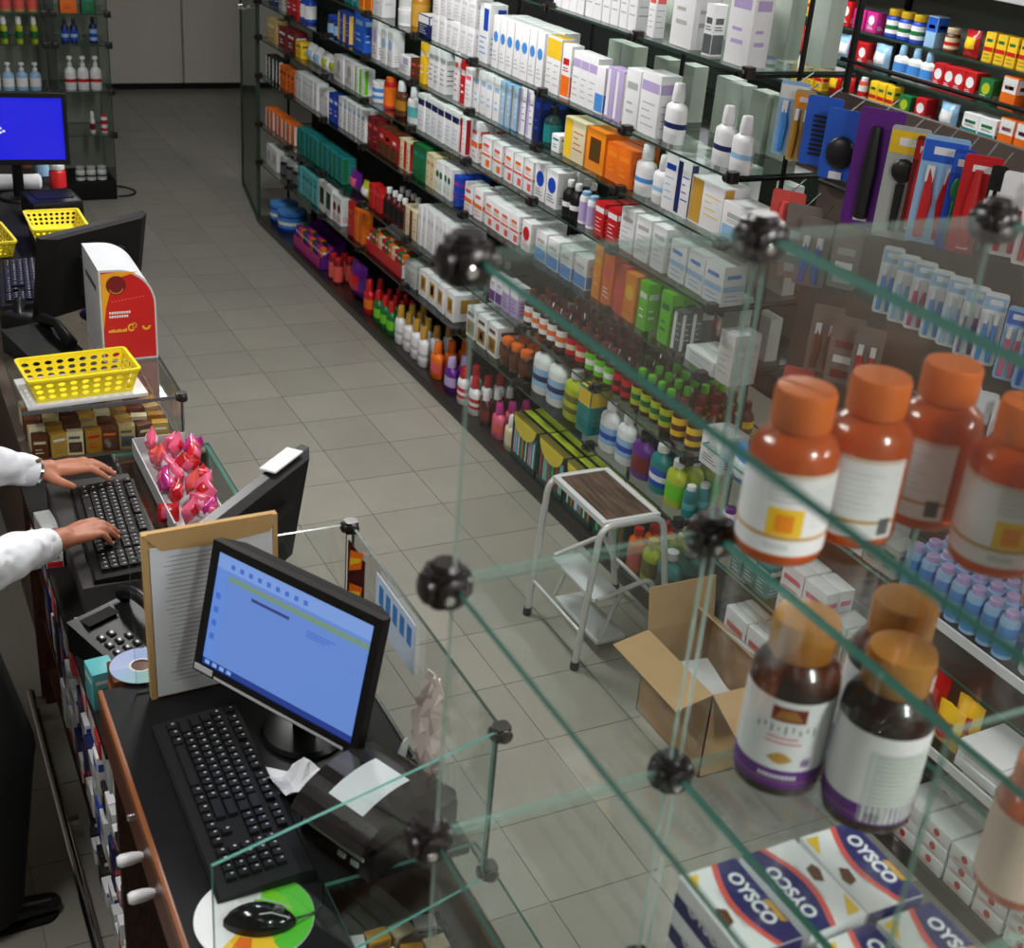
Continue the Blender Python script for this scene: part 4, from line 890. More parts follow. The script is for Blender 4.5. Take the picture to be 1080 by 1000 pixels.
WN = ['bottom', 'second', 'third', 'fourth', 'fifth', 'sixth', 'uppermost']
for li, z in enumerate(WZ):
    rnd = random.Random(40+li); y = 6.0 if li > 3 else 4.6; last = None
    while y > 2.55:
        sp, ds = rnd.choice([kk for kk in KINDS if kk[1] != last]); last = ds
        ln = rnd.choice((.08, .12, .17, .24)); lab = f'{ds} on the {WN[li]} shelf of the far wall'
        place_row(z, y, y-ln, sp, 1, 1, lab, lab, 4.02); y -= ln + .02

# ------------------------------------------------------------------ folding step stool in the aisle
def arc_path(pts, rad=.05, n=5):
    """polyline with rounded corners"""
    P = [Vector(p) for p in pts]; out = [P[0]]
    for a, b, c in zip(P, P[1:], P[2:]):
        d1 = (a-b).normalized(); d2 = (c-b).normalized(); s = b + d1*rad; e = b + d2*rad
        for i in range(n+1):
            t = i/n; out.append(s*(1-t)**2 + b*2*t*(1-t) + e*t*t)
    return out + [P[-1]]
st = thing('step_stool', 'white tubular folding step stool with brown wood-grain top standing in the aisle', 'step stool', (0, 0, 0))
GALV = mat('pale_steel', s2l(206, 208, 206), rough=.3, metal=.25, noise=.05)
for y0, y1 in ((3.04, 3.085), (3.39, 3.445)):
    obj('leg_frame', MB().tube(arc_path([(1.936, y0, .012), (2.003, y1, .502), (2.238, y1, .502), (2.318, y0+.04, .012)], .05), .0115, 10).mesh('leg_frame', GALV), st)
    for fx in (1.936, 2.318): obj('rubber_foot', MB().lathe([(.015, 0), (.016, .004), (.0145, .028)], 10).mesh('rubber_foot', BLACK_M), st, (fx, y0 + (.04 if fx > 2 else 0), 0))
obj('seat_frame', MB().box((2.012, 3.09, .496), (2.032, 3.44, .514)).box((2.208, 3.09, .496), (2.228, 3.44, .514)).box((2.032, 3.09, .496), (2.208, 3.105, .514)).box((2.032, 3.425, .496), (2.208, 3.44, .514)).mesh('seat_frame', WHITE_MET), st)
def wood_grain(name, c0, c1):
    m, nt, out = _new(name); p = nt.nodes.new('ShaderNodeBsdfPrincipled'); tc = nt.nodes.new('ShaderNodeTexCoord'); mp = nt.nodes.new('ShaderNodeMapping'); mp.inputs['Scale'].default_value = (60, 5, 20)
    nz = nt.nodes.new('ShaderNodeTexNoise'); nz.inputs['Scale'].default_value = 1.5; nz.inputs['Detail'].default_value = 6; r = nt.nodes.new('ShaderNodeValToRGB')
    r.color_ramp.elements[0].color = (*c0, 1); r.color_ramp.elements[1].color = (*c1, 1); r.color_ramp.elements[0].position = .35; r.color_ramp.elements[1].position = .7
    nt.links.new(tc.outputs['Object'], mp.inputs[0]); nt.links.new(mp.outputs[0], nz.inputs['Vector']); nt.links.new(nz.outputs['Fac'], r.inputs[0]); nt.links.new(r.outputs[0], p.inputs['Base Color'])
    p.inputs['Roughness'].default_value = .45; nt.links.new(p.outputs[0], out.inputs[0]); return m
obj('seat_panel', MB().box((2.032, 3.105, .504), (2.208, 3.425, .511)).mesh('seat_panel', wood_grain('stool_wood', s2l(62, 44, 36), s2l(112, 86, 70))), st)
obj('brace', MB().tube([(1.953, 3.05, .13), (1.953, 3.40, .13)], .007, 8).mesh('brace', GALV), st)
obj('brace', MB().tube([(2.293, 3.09, .15), (2.293, 3.43, .15)], .007, 8).mesh('brace', GALV), st)
for y in (3.095, 3.405):
    obj('step_arm', MB().tube(arc_path([(2.30, y, .115), (2.225, y, .262), (2.03, y, .214)], .035), .009, 8).mesh('step_arm', GALV), st)
    obj('step_arm', MB().tube([(2.12, y, .222), (2.05, y, .050)], .007, 8).mesh('step_arm', GALV), st)
obj('step_plate', MB().cbox((2.018, 3.105, .200), (2.128, 3.395, .216), .004).mesh('step_plate', WHITE_MET), st)
obj('step_plate', MB().cbox((2.040, 3.085, .040), (2.155, 3.385, .056), .004).mesh('step_plate', WHITE_MET), st)

# ------------------------------------------------------------------ open cardboard box on the floor
cb = thing('cardboard_box', 'open brown cardboard box with spread flaps on the floor by the stool', 'box', (0, 0, 0))
bx0, bx1, by0, by1, bh, th = 2.02, 2.268, 2.42, 2.78, .30, .004
obj('body', MB().box((bx0, by0, 0), (bx1, by1, th)).box((bx0, by0, 0), (bx0+th, by1, bh)).box((bx1-th, by0, 0), (bx1, by1, bh)).box((bx0, by0, 0), (bx1, by0+th, bh)).box((bx0, by1-th, 0), (bx1, by1, bh)).mesh('body', CARD), cb)
def flap(hinge, axis, ln, wid, ang):
    M_ = Matrix.Translation(Vector(hinge)) @ Matrix.Rotation(ang, 4, axis)
    b = MB()
    if axis == 'Y': b.box((0, -wid/2, -.002), (ln, wid/2, .002), 0, M_)
    else: b.box((-wid/2, 0, -.002), (wid/2, ln, .002), 0, M_)
    return obj('flap', b.mesh('flap', CARD), cb)
flap((bx0, (by0+by1)/2, bh), 'Y', -.125, .355, radians(-12))
flap((bx1, (by0+by1)/2, bh), 'Y', -.125, .30, radians(38))
flap(((bx0+bx1)/2, by1, bh), 'X', .14, .245, radians(80))
flap(((bx0+bx1)/2, by0, bh), 'X', -.14, .245, radians(24))
stk = obj('sticker', MB().box((-.11, -.10, .0026), (-.03, .0, .0032)).mesh('sticker', PAPER), cb)
stk.matrix_world = Matrix.Translation((bx1, (by0+by1)/2, bh)) @ Matrix.Rotation(radians(38), 4, 'Y')
for k in range(3):
    lab = ['white delivery note lying in the cardboard box', 'second white sheet slipped under the delivery note in the box', 'small white carton at the bottom of the cardboard box'][k]
    if k < 2: tag(obj('paper_sheet', MB().box((-.07, -.10, 0), (.07, .10, .0012)).mesh('paper_sheet', PAPER), None, (2.13+.02*k, 2.60-.02*k, .19-.022*k), (.25, .12, .3*k)), lab, 'paper')
    else: tag(obj('white_lettered_carton', carton_mesh(.16, .14, .13, 'W', 'LB', 'lines', 'G'), None, (2.13, 2.60, .0045)), lab, 'carton')

# ------------------------------------------------------------------ counters on the left
DWOOD = wood_grain('dark_counter_wood', s2l(48, 26, 18), s2l(84, 44, 26))
def shelf_board(t, a, b, m=DWOOD, n='shelf_board'): obj(n, MB().box(a, b).mesh(n, m), t)
nc = thing('service_counter', 'near service counter with black desk top and reddish wood edge', 'counter', (0, 0, 0))
obj('desk_top', MB().box((.302, 1.50, .925), (.79, 2.13, .95)).box((.302, .95, .925), (.53, 1.50, .95)).mesh('desk_top', mat('black_desk', (.004, .004, .0045), rough=.5, spec=.2)), nc)
obj('wood_edge', MB().cbox((.292, .95, .922), (.302, 2.13, .953), .003).mesh('wood_edge', WOODE), nc)
obj('drawer_front', MB().box((.294, .95, .835), (.302, 2.13, .921)).mesh('drawer_front', WOODR), nc)
obj('glass_top', MB().slab((.532, 1.02, .942), (.80, 1.498, .95)).mesh('glass_top', GLASS, EDGE), nc)
shelf_board(nc, (.74, .95, 0), (.76, 2.13, .92), DWOOD, 'front_panel')
shelf_board(nc, (.31, .95, 0), (.74, .97, .92), DWOOD, 'end_panel')
shelf_board(nc, (.31, 2.112, 0), (.74, 2.13, .92), DWOOD, 'end_panel')
shelf_board(nc, (.532, 1.02, .80), (.74, 1.498, .812), BLACK_M, 'display_shelf')
knob = MB().lathe([(.006, 0), (.009, .006), (.0115, .02), (.0115, .038), (.008, .044)], 12).mesh('knob', cm('W'))
for y in (1.747, 1.656): obj('drawer_knob', knob, nc, (.294, y, .872), (0, -pi/2, 0))
obj('drawer_lock', MB().lathe([(.007, 0), (.007, .006), (.004, .008)], 10).mesh('drawer_lock', CHROME), nc, (.2935, 1.84, .88), (0, -pi/2, 0))
# glass guard round the customer side of the desk
gd = thing('glass_guard', 'low clear glass guard with black clips around the near desk', 'glass guard', (0, 0, 0))
obj('glass_pane', MB().slab((.782, 1.43, .953), (.788, 2.085, 1.25)).mesh('glass_pane', GLASS, EDGE_D), gd)
obj('glass_pane', MB().slab((.36, 2.095, .953), (.776, 2.101, 1.25)).mesh('glass_pane', GLASS, EDGE_D), gd)
p = obj('glass_pane', MB().slab((-.485, -.0025, .003), (-.004, .0025, .30)).mesh('glass_pane', GLASS, EDGE), gd); p.location = (.772, 1.41, .953); p.rotation_euler = (0, 0, radians(14.5))
sc_ = MB().prism(rounded(.026, .026, .007, 3), -.012, .012, 2)
for ax, s_ in (('X', 1), ('Y', -1)): sc_.lathe([(.010, .008), (.012, .012), (.012, .017), (.008, .020)], 10, 0, Matrix.Rotation(s_*pi/2, 4, ax))
sclip = sc_.mesh('guard_clip', CLIP)
for pt in ((.785, 2.098, 1.245), (.785, 1.417, 1.245), (.785, 1.417, .962)): obj('guard_clip', sclip, gd, pt)
# notices taped to the guard
t = thing('notice_strip', 'upright dark notice strip with orange flames taped inside the glass guard', 'notice', (.778, 2.045, 1.10), (0, 0, 0))
obj('sheet', MB().box((-.001, -.045, -.09), (.001, .045, .12)).mesh('sheet', cm('DR')), t)
for k in range(2): obj('flame_print', MB().add([(-.0016, .035, -.02+.075*k), (-.0016, -.03, .02+.075*k), (-.0016, -.04, .06+.075*k), (-.0016, .03, .03+.075*k)], [(0, 1, 2, 3)]).add([(-.0018, .03, -.004+.075*k), (-.0018, -.025, .032+.075*k), (-.0018, -.03, .044+.075*k), (-.0018, .03, .012+.075*k)], [(0, 1, 2, 3)], 1).mesh('flame_print', cm('O'), cm('Y')), t)
t = thing('paper_notice', 'white and blue printed notice taped along the glass guard', 'notice', (.7775, 1.86, 1.19))
obj('sheet', MB().box((-.001, -.115, -.06), (.001, .075, .045)).mesh('sheet', mat('notice_paper', s2l(206, 220, 236), rough=.6)), t)
for k in range(5): obj('print_line', MB().box((-.0017, -.10+.034*k, -.01), (-.0012, -.08+.034*k, .03)).mesh('print_line', cm('SK')), t)
bag = MB(); n = 10; rnd = random.Random(5); vs = []; m_ = 8
for j in range(n):
    v = j/(n-1); wv = (.018 + .042*v**.6) if v < .75 else (.018 + .042*.75**.6)*(1-(v-.75)*1.9)
    for i in range(m_): vs.append((-.012 + .011*(1 if (i+j) % 2 else -1)*min(1, v*3) + rnd.uniform(-.007, .004), (i/(m_-1)-.5)*2*wv + .012*v + rnd.uniform(-.005, .005), -v*.20 + rnd.uniform(-.008, .008)*v))
bag.add(vs, [(j*m_+i, j*m_+i+1, (j+1)*m_+i+1, (j+1)*m_+i) for j in range(n-1) for i in range(m_-1)], 0, False)
o = tag(obj('plastic_bag', bag.mesh('plastic_bag', glassy('bag_film', (.86, .82, .80), 1.0, .2, s2l(232, 222, 216), .62)), None, (.766, 1.60, 1.235)), 'crumpled whitish plastic bag hanging on the glass guard', 'bag')
md = o.modifiers.new('thickness', 'SOLIDIFY'); md.thickness = .002

# keyboards -------------------------------------------------------------
def key_rows():
    out = []; u = .0190
    for r in range(6):
        y = .058 - r*.0205 + (.006 if r == 0 else 0); x = 0.0
        lay = {0: [1]+[0, 1, 1, 1, 1, 0, 1, 1, 1, 1, 0, 1, 1, 1, 1], 1: [1]*13+[2], 2: [1.5]+[1]*12+[1.5], 3: [1.75]+[1]*11+[2.25], 4: [2.25]+[1]*10+[2.75], 5: [1.25, 1.25, 1.25, 6.25, 1.25, 1.25, 1.25, 1.25]}[r]
        for k in lay:
            if k == 0: x += u*.5; continue
            out.append((x + k*u/2, y, k)); x += k*u
        for c in range(3):
            if r in (0, 1, 2) or (r == 5) or (r == 4 and c == 1): out.append((.296 + .0190*c, y, 1))
        if r > 0:
            for c in range(4): out.append((.360 + .0190*c, y, 1))
    return out
BASE_K = mat('keyboard_black', (.006, .006, .0065), rough=.5, noise=.1, spec=.3)
KEYC = mat('key_black', (.009, .009, .0095), rough=.4, noise=.1, spec=.35)
LEG = mat('key_legend', s2l(200, 200, 200), rough=.6)
def keyboard(label, loc, rz, joined):
    t = thing('keyboard', label, 'keyboard', loc, (0, 0, rz))   # length along local x, rows along local y (top row +y)
    prof = [(-.075, 0), (.082, 0), (.082, .020), (.060, .022), (-.070, .012), (-.075, .008)]
    obj('case', MB().prism(prof, -.012, .452, 0).mesh('case', BASE_K), t)
    cache = {}; big = MB()
    for x, y, k in key_rows():
        z = .0155 + (y+.06)*.075; w = .019*k - .003
        if joined:
            big.box((x-w/2, y-.0085, z-.004), (x+w/2, y+.0085, z+.006)); big.box((x-.004, y, z+.006), (x-.001, y+.005, z+.0063), 1)
        else:
            if k not in cache:
                b = MB(); top = .0016
                b.add([(-w/2, -.0088, 0), (w/2, -.0088, 0), (w/2, .0088, 0), (-w/2, .0088, 0), (-w/2+top, -.0070, .007), (w/2-top, -.0070, .007), (w/2-top, .0076, .007), (-w/2+top, .0076, .007)], [(0, 3, 2, 1), (4, 5, 6, 7), (0, 1, 5, 4), (1, 2, 6, 5), (2, 3, 7, 6), (3, 0, 4, 7)])
                if k < 1.4: b.add([(-.0045, .001, .0072), (-.0015, .001, .0072), (-.0015, .0055, .0072), (-.0045, .0055, .0072)], [(0, 1, 2, 3)], 1)
                cache[k] = b.mesh('key', KEYC, LEG)
            obj('key', cache[k], t, (x, y, z-.002))
    if joined: stuff(obj('keys', big.mesh('keys', KEYC, LEG), t))
    return t
keyboard('black keyboard on the near desk beside the lit monitor', (.437, 1.965, .9505), -pi/2, False)
keyboard('black keyboard under the typing hands', (.470, 3.075, .8805), radians(-93), True)
keyboard('black keyboard on the far counter by the yellow basket', (.50, 4.72, .9515), radians(-96), True)

# monitors ---------------------------------------------------------------
def monitor(label, bl, br, tl, depth=.045, screen=None, stand=True, zbase=.9505):
    """panel from its bottom-left, bottom-right and top-left corners as seen from the front"""
    bl, br, tl = Vector(bl), Vector(br), Vector(tl); ux = (br-bl); W = ux.length; ux.normalize(); uz = (tl-bl); uz = (uz - ux*uz.dot(ux)); Hh = uz.length; uz.normalize(); un = ux.cross(uz)  # un points out of the screen
    un = -un if un.z < -.9 else un
    M_ = Matrix(((ux.x, -un.x, uz.x, bl.x), (ux.y, -un.y, uz.y, bl.y), (ux.z, -un.z, uz.z, bl.z), (0, 0, 0, 1)))  # local: x right, y into the panel, z up
    ctr = bl + ux*W/2
    t = thing('monitor', label, 'monitor', (ctr.x, ctr.y, zbase)); inv = Matrix.Translation(Vector((-ctr.x, -ctr.y, -zbase))) @ M_
    def part(name, b, *m):
        me = b.mesh(name, *m); o = obj(name, me, t); o.matrix_local = inv; return o
    bz = .017
    b = MB().box((0, 0, 0), (W, .02, Hh*.075)).box((0, 0, Hh-bz), (W, .02, Hh)).box((0, 0, Hh*.075), (bz, .02, Hh-bz)).box((W-bz, 0, Hh*.075), (W, .02, Hh-bz))
    part('bezel', b, BLACK)
    part('back_shell', MB().prism([(0, .02), (W, .02), (W*.90, depth), (W*.10, depth)], 0, Hh, 2).box((W*.3, depth, Hh*.25), (W*.7, depth+.025, Hh*.72)), BLACK_M)
    sc = screen(part, W, Hh, bz) if screen else part('screen', MB().box((bz, .003, Hh*.075), (W-bz, .006, Hh-bz)), mat('screen_off', (.01, .01, .012), rough=.1))
    if stand:
        c = M_ @ Vector((W/2, depth+.02, Hh*.4)); o = Vector((ctr.x, ctr.y, zbase)); c = c - o
        obj('stand_neck', MB().tube([(c.x, c.y, .015), (c.x, c.y, c.z)], .022, 10).mesh('stand_neck', BLACK), t)
        obj('stand_base', MB().lathe([(.077, 0), (.080, .004), (.074, .012), (.03, .018)], 28).mesh('stand_base', BLACK), t, (c.x, c.y, 0))
    return t
def emis(name, rgb, k=1.0):
    return mat(name, (.02, .02, .02), rough=.25, emit=s2l(*rgb), estr=k)
def desktop_ui(part, W, Hh, bz):
    z0 = Hh*.075; h = Hh-bz-z0; w = W-2*bz
    s = part('screen', MB().box((bz, .004, z0), (W-bz, .007, z0+h)), emis('screen_blue', (94, 130, 200)))
    def R(n, u0, u1, v0, v1, m, lift=.0005): part(n, MB().box((bz+w*u0, .004-lift, z0+h*v0), (bz+w*u1, .0039, z0+h*v1)), m)
    R('menu_strip', 0, 1, .865, 1.0, emis('ui_menu', (116, 150, 212)))
    R('icon_column', 0, .075, .06, .865, emis('ui_side', (90, 132, 206)))
    R('green_band', .085, .99, .785, .835, emis('ui_green', (108, 138, 122)))
    R('dark_bar', .25, .50, .715, .740, emis('ui_dark', (44, 58, 116)), .0008)
    R('task_bar', 0, 1, 0, .055, emis('ui_task', (24, 52, 130)))
    for k in range(9): R('icon', .09+.06*k, .115+.06*k, .895, .935, emis('ui_icon', (60, 100, 190)), .0008)
    for k in range(4): R('icon', .02, .05, .60-.12*k, .65-.12*k, emis('ui_icon', (0, 0, 0)), .0008)
    for k in range(4): R('task_icon', .02+.05*k, .05+.05*k, .012, .045, emis('ui_ti', (120, 160, 220)), .0008)
    for k in range(3): R('text_line', .62, .80-.03*k, .70-.022*k, .708-.022*k, emis('ui_icon', (0, 0, 0)), .0008)
    part('maker_badge', MB().box((.004, -.0012, .004), (.050, 0, Hh*.06)), cm('SV'))
    part('silver_strip', MB().box((.055, -.0008, .002), (W-.03, 0, .007)), cm('SV'))
    return s
monitor('lit monitor with a blue desktop window on the near desk', (.447, 2.006, 1.05), (.64, 1.658, 1.05), (.496, 2.043, 1.30), screen=desktop_ui)
mm = monitor('black monitor seen from behind, between the kraft envelope and the pink bags', (.806, 2.596, .94), (.495, 2.304, .94), (.836, 2.566, 1.20), zbase=.8005)
tag(obj('paper_sheet', MB().box((-.06, -.02, 0), (.06, .02, .004)).mesh('paper_sheet', PAPER), None, (.765, 2.488, 1.2035), (0, 0, radians(43))), 'folded white paper lying on top of the black monitor', 'paper')
monitor('black monitor seen from behind, beside the red card box', (.825, 4.345, .985), (.459, 4.115, .985), (.85, 4.305, 1.25))
def blue_ui(part, W, Hh, bz):
    z0 = Hh*.075; s = part('screen', MB().box((bz, .004, z0), (W-bz, .007, Hh-bz)), emis('screen_deep_blue', (6, 10, 214)))
    for k, (u, v) in enumerate(((.30, .50), (.32, .44), (.34, .50), (.37, .44), (.37, .50), (.40, .46))): part('glyph', MB().box((W*u, .0035, Hh*v), (W*(u+.025), .004, Hh*(v+.03))), emis('ui_white', (220, 224, 240)))
    return s
monitor('monitor glowing plain deep blue on the far counter', (.40, 5.55, 1.105), (.81, 5.5, 1.105), (.405, 5.56, 1.385), screen=blue_ui)

# ------------------------------------------------------------------ things on the near desk
t = thing('kraft_envelope', 'large kraft envelope standing upright with a printed sheet in front', 'envelope', (.50, 2.072, .9505), (radians(-2), 0, radians(2)))
obj('envelope', MB().box((-.118, .004, 0), (.135, .016, .352)).box((-.118, .0, 0), (-.108, .004, .352)).box((.126, .0, 0), (.135, .004, .352)).add([(-.118, -.001, .352), (.135, -.001, .352), (.12, -.001, .318), (.02, -.001, .310), (-.085, -.001, .316)], [(0, 1, 2, 3, 4)]).mesh('envelope', KRAFT), t)
sh = obj('sheet', MB().box((-.106, .0005, .004), (.125, .0035, .322)).mesh('sheet', PAPER), t)
rnd = random.Random(3)
ln = MB()
for k in range(30):
    z = .300 - .0092*k; x1 = -.02 + rnd.uniform(.02, .11)
    ln.add([(-.085 + rnd.uniform(0, .03), -.0002, z), (x1, -.0002, z), (x1, -.0002, z+.0013), (-.08, -.0002, z+.0013)], [(0, 1, 2, 3)])
obj('printed_lines', ln.mesh('printed_lines', INK), sh)

pd = thing('mouse_mat', 'round mouse mat with green, yellow and white print', 'mouse mat', (.408, 1.468, .9505))
pd.location.z = .9503
cir = lambda r, a0, a1, n: [(r*cos(radians(a0+(a1-a0)*i/n)), r*sin(radians(a0+(a1-a0)*i/n))) for i in range(n+1)]
obj('mat', MB().prism(cir(.092, 0, 352, 44), 0, .003, 2).mesh('mat', cm('W')), pd)
b = MB(); e = .0033
def seg2(a0, a1, r0, r1, mi, z=e):
    A = cir(r0, a0, a1, 16); B = cir(r1, a0, a1, 16); b.add([(x, y, z) for x, y in A] + [(x, y, z) for x, y in B], [(i, 17+i, 18+i, i+1) for i in range(16)], mi)
seg2(-75, 75, .001, .0915, 0); seg2(-78, 60, .060, .0915, 1, e+.0002); seg2(215, 285, .02, .0915, 2, e); seg2(225, 250, .045, .08, 3, e+.0002); seg2(60, 110, .035, .080, 4, e+.0001)
obj('print', b.mesh('print', cm('BG'), mat('grass_green', s2l(78, 190, 40), rough=.5), cm('Y'), cm('O'), cm('LG')), pd)
ms = thing('computer_mouse', 'glossy black computer mouse on the round mat', 'mouse', (.412, 1.452, .9536), (0, 0, radians(-20)))
b = MB(); n = 12; vs = []
for i in range(n+1):
    u = i/n; prof = sin(pi*min(1, max(0, u*.96+.02)))**.55
    for k in range(10):
        a = pi*k/9; vs.append((-.055+.11*u, .030*prof*cos(a), .036*prof*(1-.25*u)*sin(a)**.8))
b.add(vs, [(i*10+k, i*10+k+1, (i+1)*10+k+1, (i+1)*10+k) for i in range(n) for k in range(9)] + [tuple(i*10 for i in range(n+1)) + tuple(i*10+9 for i in range(n, -1, -1))], 0, True)
obj('shell', b.mesh('shell', mat('gloss_black', (.008, .008, .009), rough=.12)), ms)
obj('wheel', MB().lathe([(.008, -.004), (.009, 0), (.008, .004)], 12, 0, Matrix.Rotation(pi/2, 4, 'X')).mesh('wheel', cm('DG')), ms, (.028, 0, .026))
obj('button_trim', MB().tube([(.0, .016, .0335), (.018, .012, .0325), (.046, .010, .0195)], .0012, 5).tube([(.0, -.016, .0335), (.018, -.012, .0325), (.046, -.010, .0195)], .0012, 5).mesh('button_trim', cm('SV')), ms)
tag(obj('mouse_cable', MB().tube(arc_path([(.462, 1.432, .962), (.505, 1.44, .954), (.528, 1.50, .954), (.528, 1.62, .954), (.535, 1.70, .954)], .02), .002, 6).mesh('mouse_cable', BLACK), None), 'thin black mouse cable running past the keyboard', 'cable')

pr = thing('label_printer', 'black label printer with a smoked curved cover and white label', 'printer', (.655, 1.585, .9505), (0, 0, radians(24)))
obj('base', MB().cbox((-.10, -.085, 0), (.11, .085, .055), .008).mesh('base', BLACK), pr)
prof = [(-.10, .056)] + [(-.01 + .115*cos(a), .056 + .062*sin(a)) for a in [pi*(1-i/14)*.92 for i in range(15)]] + [(.105, .056)]
obj('cover', MB().prism(prof[1:], -.083, .083, 1).mesh('cover', mat('smoked_cover', (.016, .014, .014), rough=.12, noise=.1)), pr)
b = MB()
pts = [(-.01 + .1165*cos(a), .0565 + .0635*sin(a)) for a in [radians(128 - 8*i) for i in range(8)]]
b.add([(x, -.045, z) for x, z in pts] + [(x, .035, z) for x, z in pts], [(i, i+1, 9+i, 8+i) for i in range(7)])
obj('label_patch', b.mesh('label_patch', mat('label_white', s2l(206, 214, 216), rough=.6)), pr)
obj('paper_slot', MB().box((-.104, -.07, .040), (-.0995, .07, .046)).mesh('paper_slot', cm('G')), pr)
for y in (-.05, -.02): obj('button', MB().cbox((-.1045, y-.008, .020), (-.0995, y+.008, .030), .001).mesh('button', cm('LG')), pr)
def crumple(label, loc, rz, w, h, seed, name='receipt'):
    rnd = random.Random(seed); b = MB(); n = 5; vs = []
    for j in range(n+1):
        for i in range(n+1): vs.append(((i/n-.5)*w + rnd.uniform(-.004, .004), (j/n-.5)*h + rnd.uniform(-.004, .004), .012 + .01*sin(i*1.3+seed) + .008*cos(j*1.7) + rnd.uniform(-.005, .005)))
    b.add(vs, [(j*(n+1)+i, j*(n+1)+i+1, (j+1)*(n+1)+i+1, (j+1)*(n+1)+i) for j in range(n) for i in range(n)], 0, False)
    zm = min(v[2] for v in vs); b.v = [(x, y, z-zm+.0012) for x, y, z in b.v]
    o = tag(obj(name, b.mesh(name, PAPER), None, loc, (0, 0, rz)), label, 'paper'); md = o.modifiers.new('thickness', 'SOLIDIFY'); md.thickness = .001; md.offset = 0
crumple('crumpled receipt slip lying against the monitor stand', (.560, 1.735, .951), .4, .085, .07, 2)
tag(obj('receipt', MB().box((-.035, -.028, 0), (.035, .028, .0012)).add([(-.03, -.02+.006*k, .0013) for k in (0,)], []).mesh('receipt', PAPER), None, (.520, 1.765, .9505), (0, 0, .9)), 'flat receipt slip under the lit monitor', 'paper')
tag(obj('mirror_card', MB().prism(cir(.035, 0, 180, 14) + [(-.035, -.03), (.035, -.03)], -.002, .002, 1).mesh('mirror_card', cm('LG')), None, (.748, 1.715, .981), (radians(8), 0, radians(48))), 'small rounded grey card standing behind the label printer', 'card')
# cartons under the glass part of the desk
lab = 'small white and yellow carton under the near desk glass'
for k in range(10): tag(obj('sample_carton', carton_mesh(.030, .038, .03, ['W', 'GO', 'CR', 'W', 'Y'][k % 5], 'DG', 'full', 'DG'), None, (.57+.042*(k % 4), 1.46-.05*(k//4), .8125), (0, 0, .2*(k % 3)-.2)), lab, 'carton', lab)
lab = 'flat pale green carton piled under the near desk glass'
for k in range(9): tag(obj('grey_green_carton', carton_mesh(.10, .024, .04, 'PG', 'BG', 'band', 'W'), None, (.58+.027*(k % 6), 1.27-.11*(k//6), .8125), (0, 0, .15)), lab, 'carton', lab)

# ------------------------------------------------------------------ middle counter with the typing desk
mc = thing('glass_counter', 'low glass-topped middle counter between the two desks', 'counter', (0, 0, 0))
obj('glass_top', MB().slab((.56, 2.14, .792), (.838, 3.44, .80)).mesh('glass_top', GLASS, EDGE), mc)
obj('desk_board', MB().box((.30, 2.14, .775), (.556, 3.44, .80)).mesh('desk_board', BLACK_M), mc)
obj('front_glass', MB().slab((.828, 2.14, .12), (.836, 3.44, .79)).mesh('front_glass', GLASS, EDGE), mc)
for z in (.12, .30, .46, .62): shelf_board(mc, (.335, 2.14, z-.015), (.826, 3.44, z))
shelf_board(mc, (.31, 3.425, 0), (.826, 3.44, .775), DWOOD, 'end_panel')
obj('steel_rail', MB().tube([(.276, 2.10, .07), (.276, 3.40, .07)], .012, 10).mesh('steel_rail', CHROME), mc)
for y in (2.2, 2.8, 3.35): obj('rail_bracket', MB().box((.276, y-.01, .062), (.312, y+.01, .078)).mesh('rail_bracket', CHROME), mc)
obj('keyboard_shelf', MB().cbox((.345, 2.62, .80), (.555, 3.16, .880), .006).mesh('keyboard_shelf', mat('shelf_grey', s2l(58, 56, 56), rough=.6)), mc)
# small stock on the staff-side shelves
STOCK = [('W', 'LG', 'lines', 'small plain white carton'), ('LG', 'W', 'bot', 'small silver-grey carton'), ('W', 'B', 'hi', 'small white and blue carton'), ('B', 'W', 'lines', 'small blue carton'), ('W', 'R', 'bot', 'small white and red carton'), ('LG', 'DG', 'lines', 'small grey carton'), ('NV', 'R', 'band', 'small navy and red carton'), ('R', 'W', 'full', 'small red carton'), ('K', 'W', 'lines', 'small black carton')]
for z, y0, y1, hn in ((.62, 2.16, 3.40, 'upper shelf under the typing desk'), (.46, 2.16, 3.2, 'third shelf under the typing desk'), (.30, 2.16, 3.0, 'second shelf under the typing desk'), (.12, 2.16, 2.7, 'lowest shelf under the typing desk')):
    rnd = random.Random(hn); y = y0
    while y < y1-.06:
        b_, a_, s_, ds = rnd.choice(STOCK); w = rnd.choice((.035, .045, .055)); h = rnd.choice((.05, .07, .09, .11, .13))
        lab = ds + ' on the ' + hn
        tag(obj('small_stock_carton', carton_mesh(w, .08, h, b_, a_, s_), None, (.352 + rnd.uniform(0, .01), y+w/2, z+.0003)), lab, 'carton', lab); y += w+.003
# clutter round the typing desk
def small(label, name, cat, me, loc, rz=0, group=None): return tag(obj(name, me, None, loc, (0, 0, rz)), label, cat, group)
tr = thing('pink_bag_tray', 'pale plastic tray holding bags of pink capsules on the glass counter', 'tray', (.69, 3.24, .8003))
b = MB(); w, l, h = .15, .52, .05
b.box((-w/2, -l/2, 0), (w/2, l/2, .003)).box((-w/2, -l/2, 0), (-w/2+.004, l/2, h)).box((w/2-.004, -l/2, 0), (w/2, l/2, h*.4)).box((-w/2, -l/2, 0), (w/2, -l/2+.004, h*.5)).box((-w/2, l/2-.004, 0), (w/2, l/2, h))
obj('tray', b.mesh('tray', mat('frosted_plastic', s2l(196, 196, 198), rough=.4)), tr)
tr.location.y = 3.165
PINKS = [('PK', 'R'), ('PK', 'W'), ('SA', 'PK'), ('R', 'PK')]
rnd = random.Random(21)
pk_ = mat('pouch_PK', s2l(236, 84, 124), rough=.2, coat=.4)
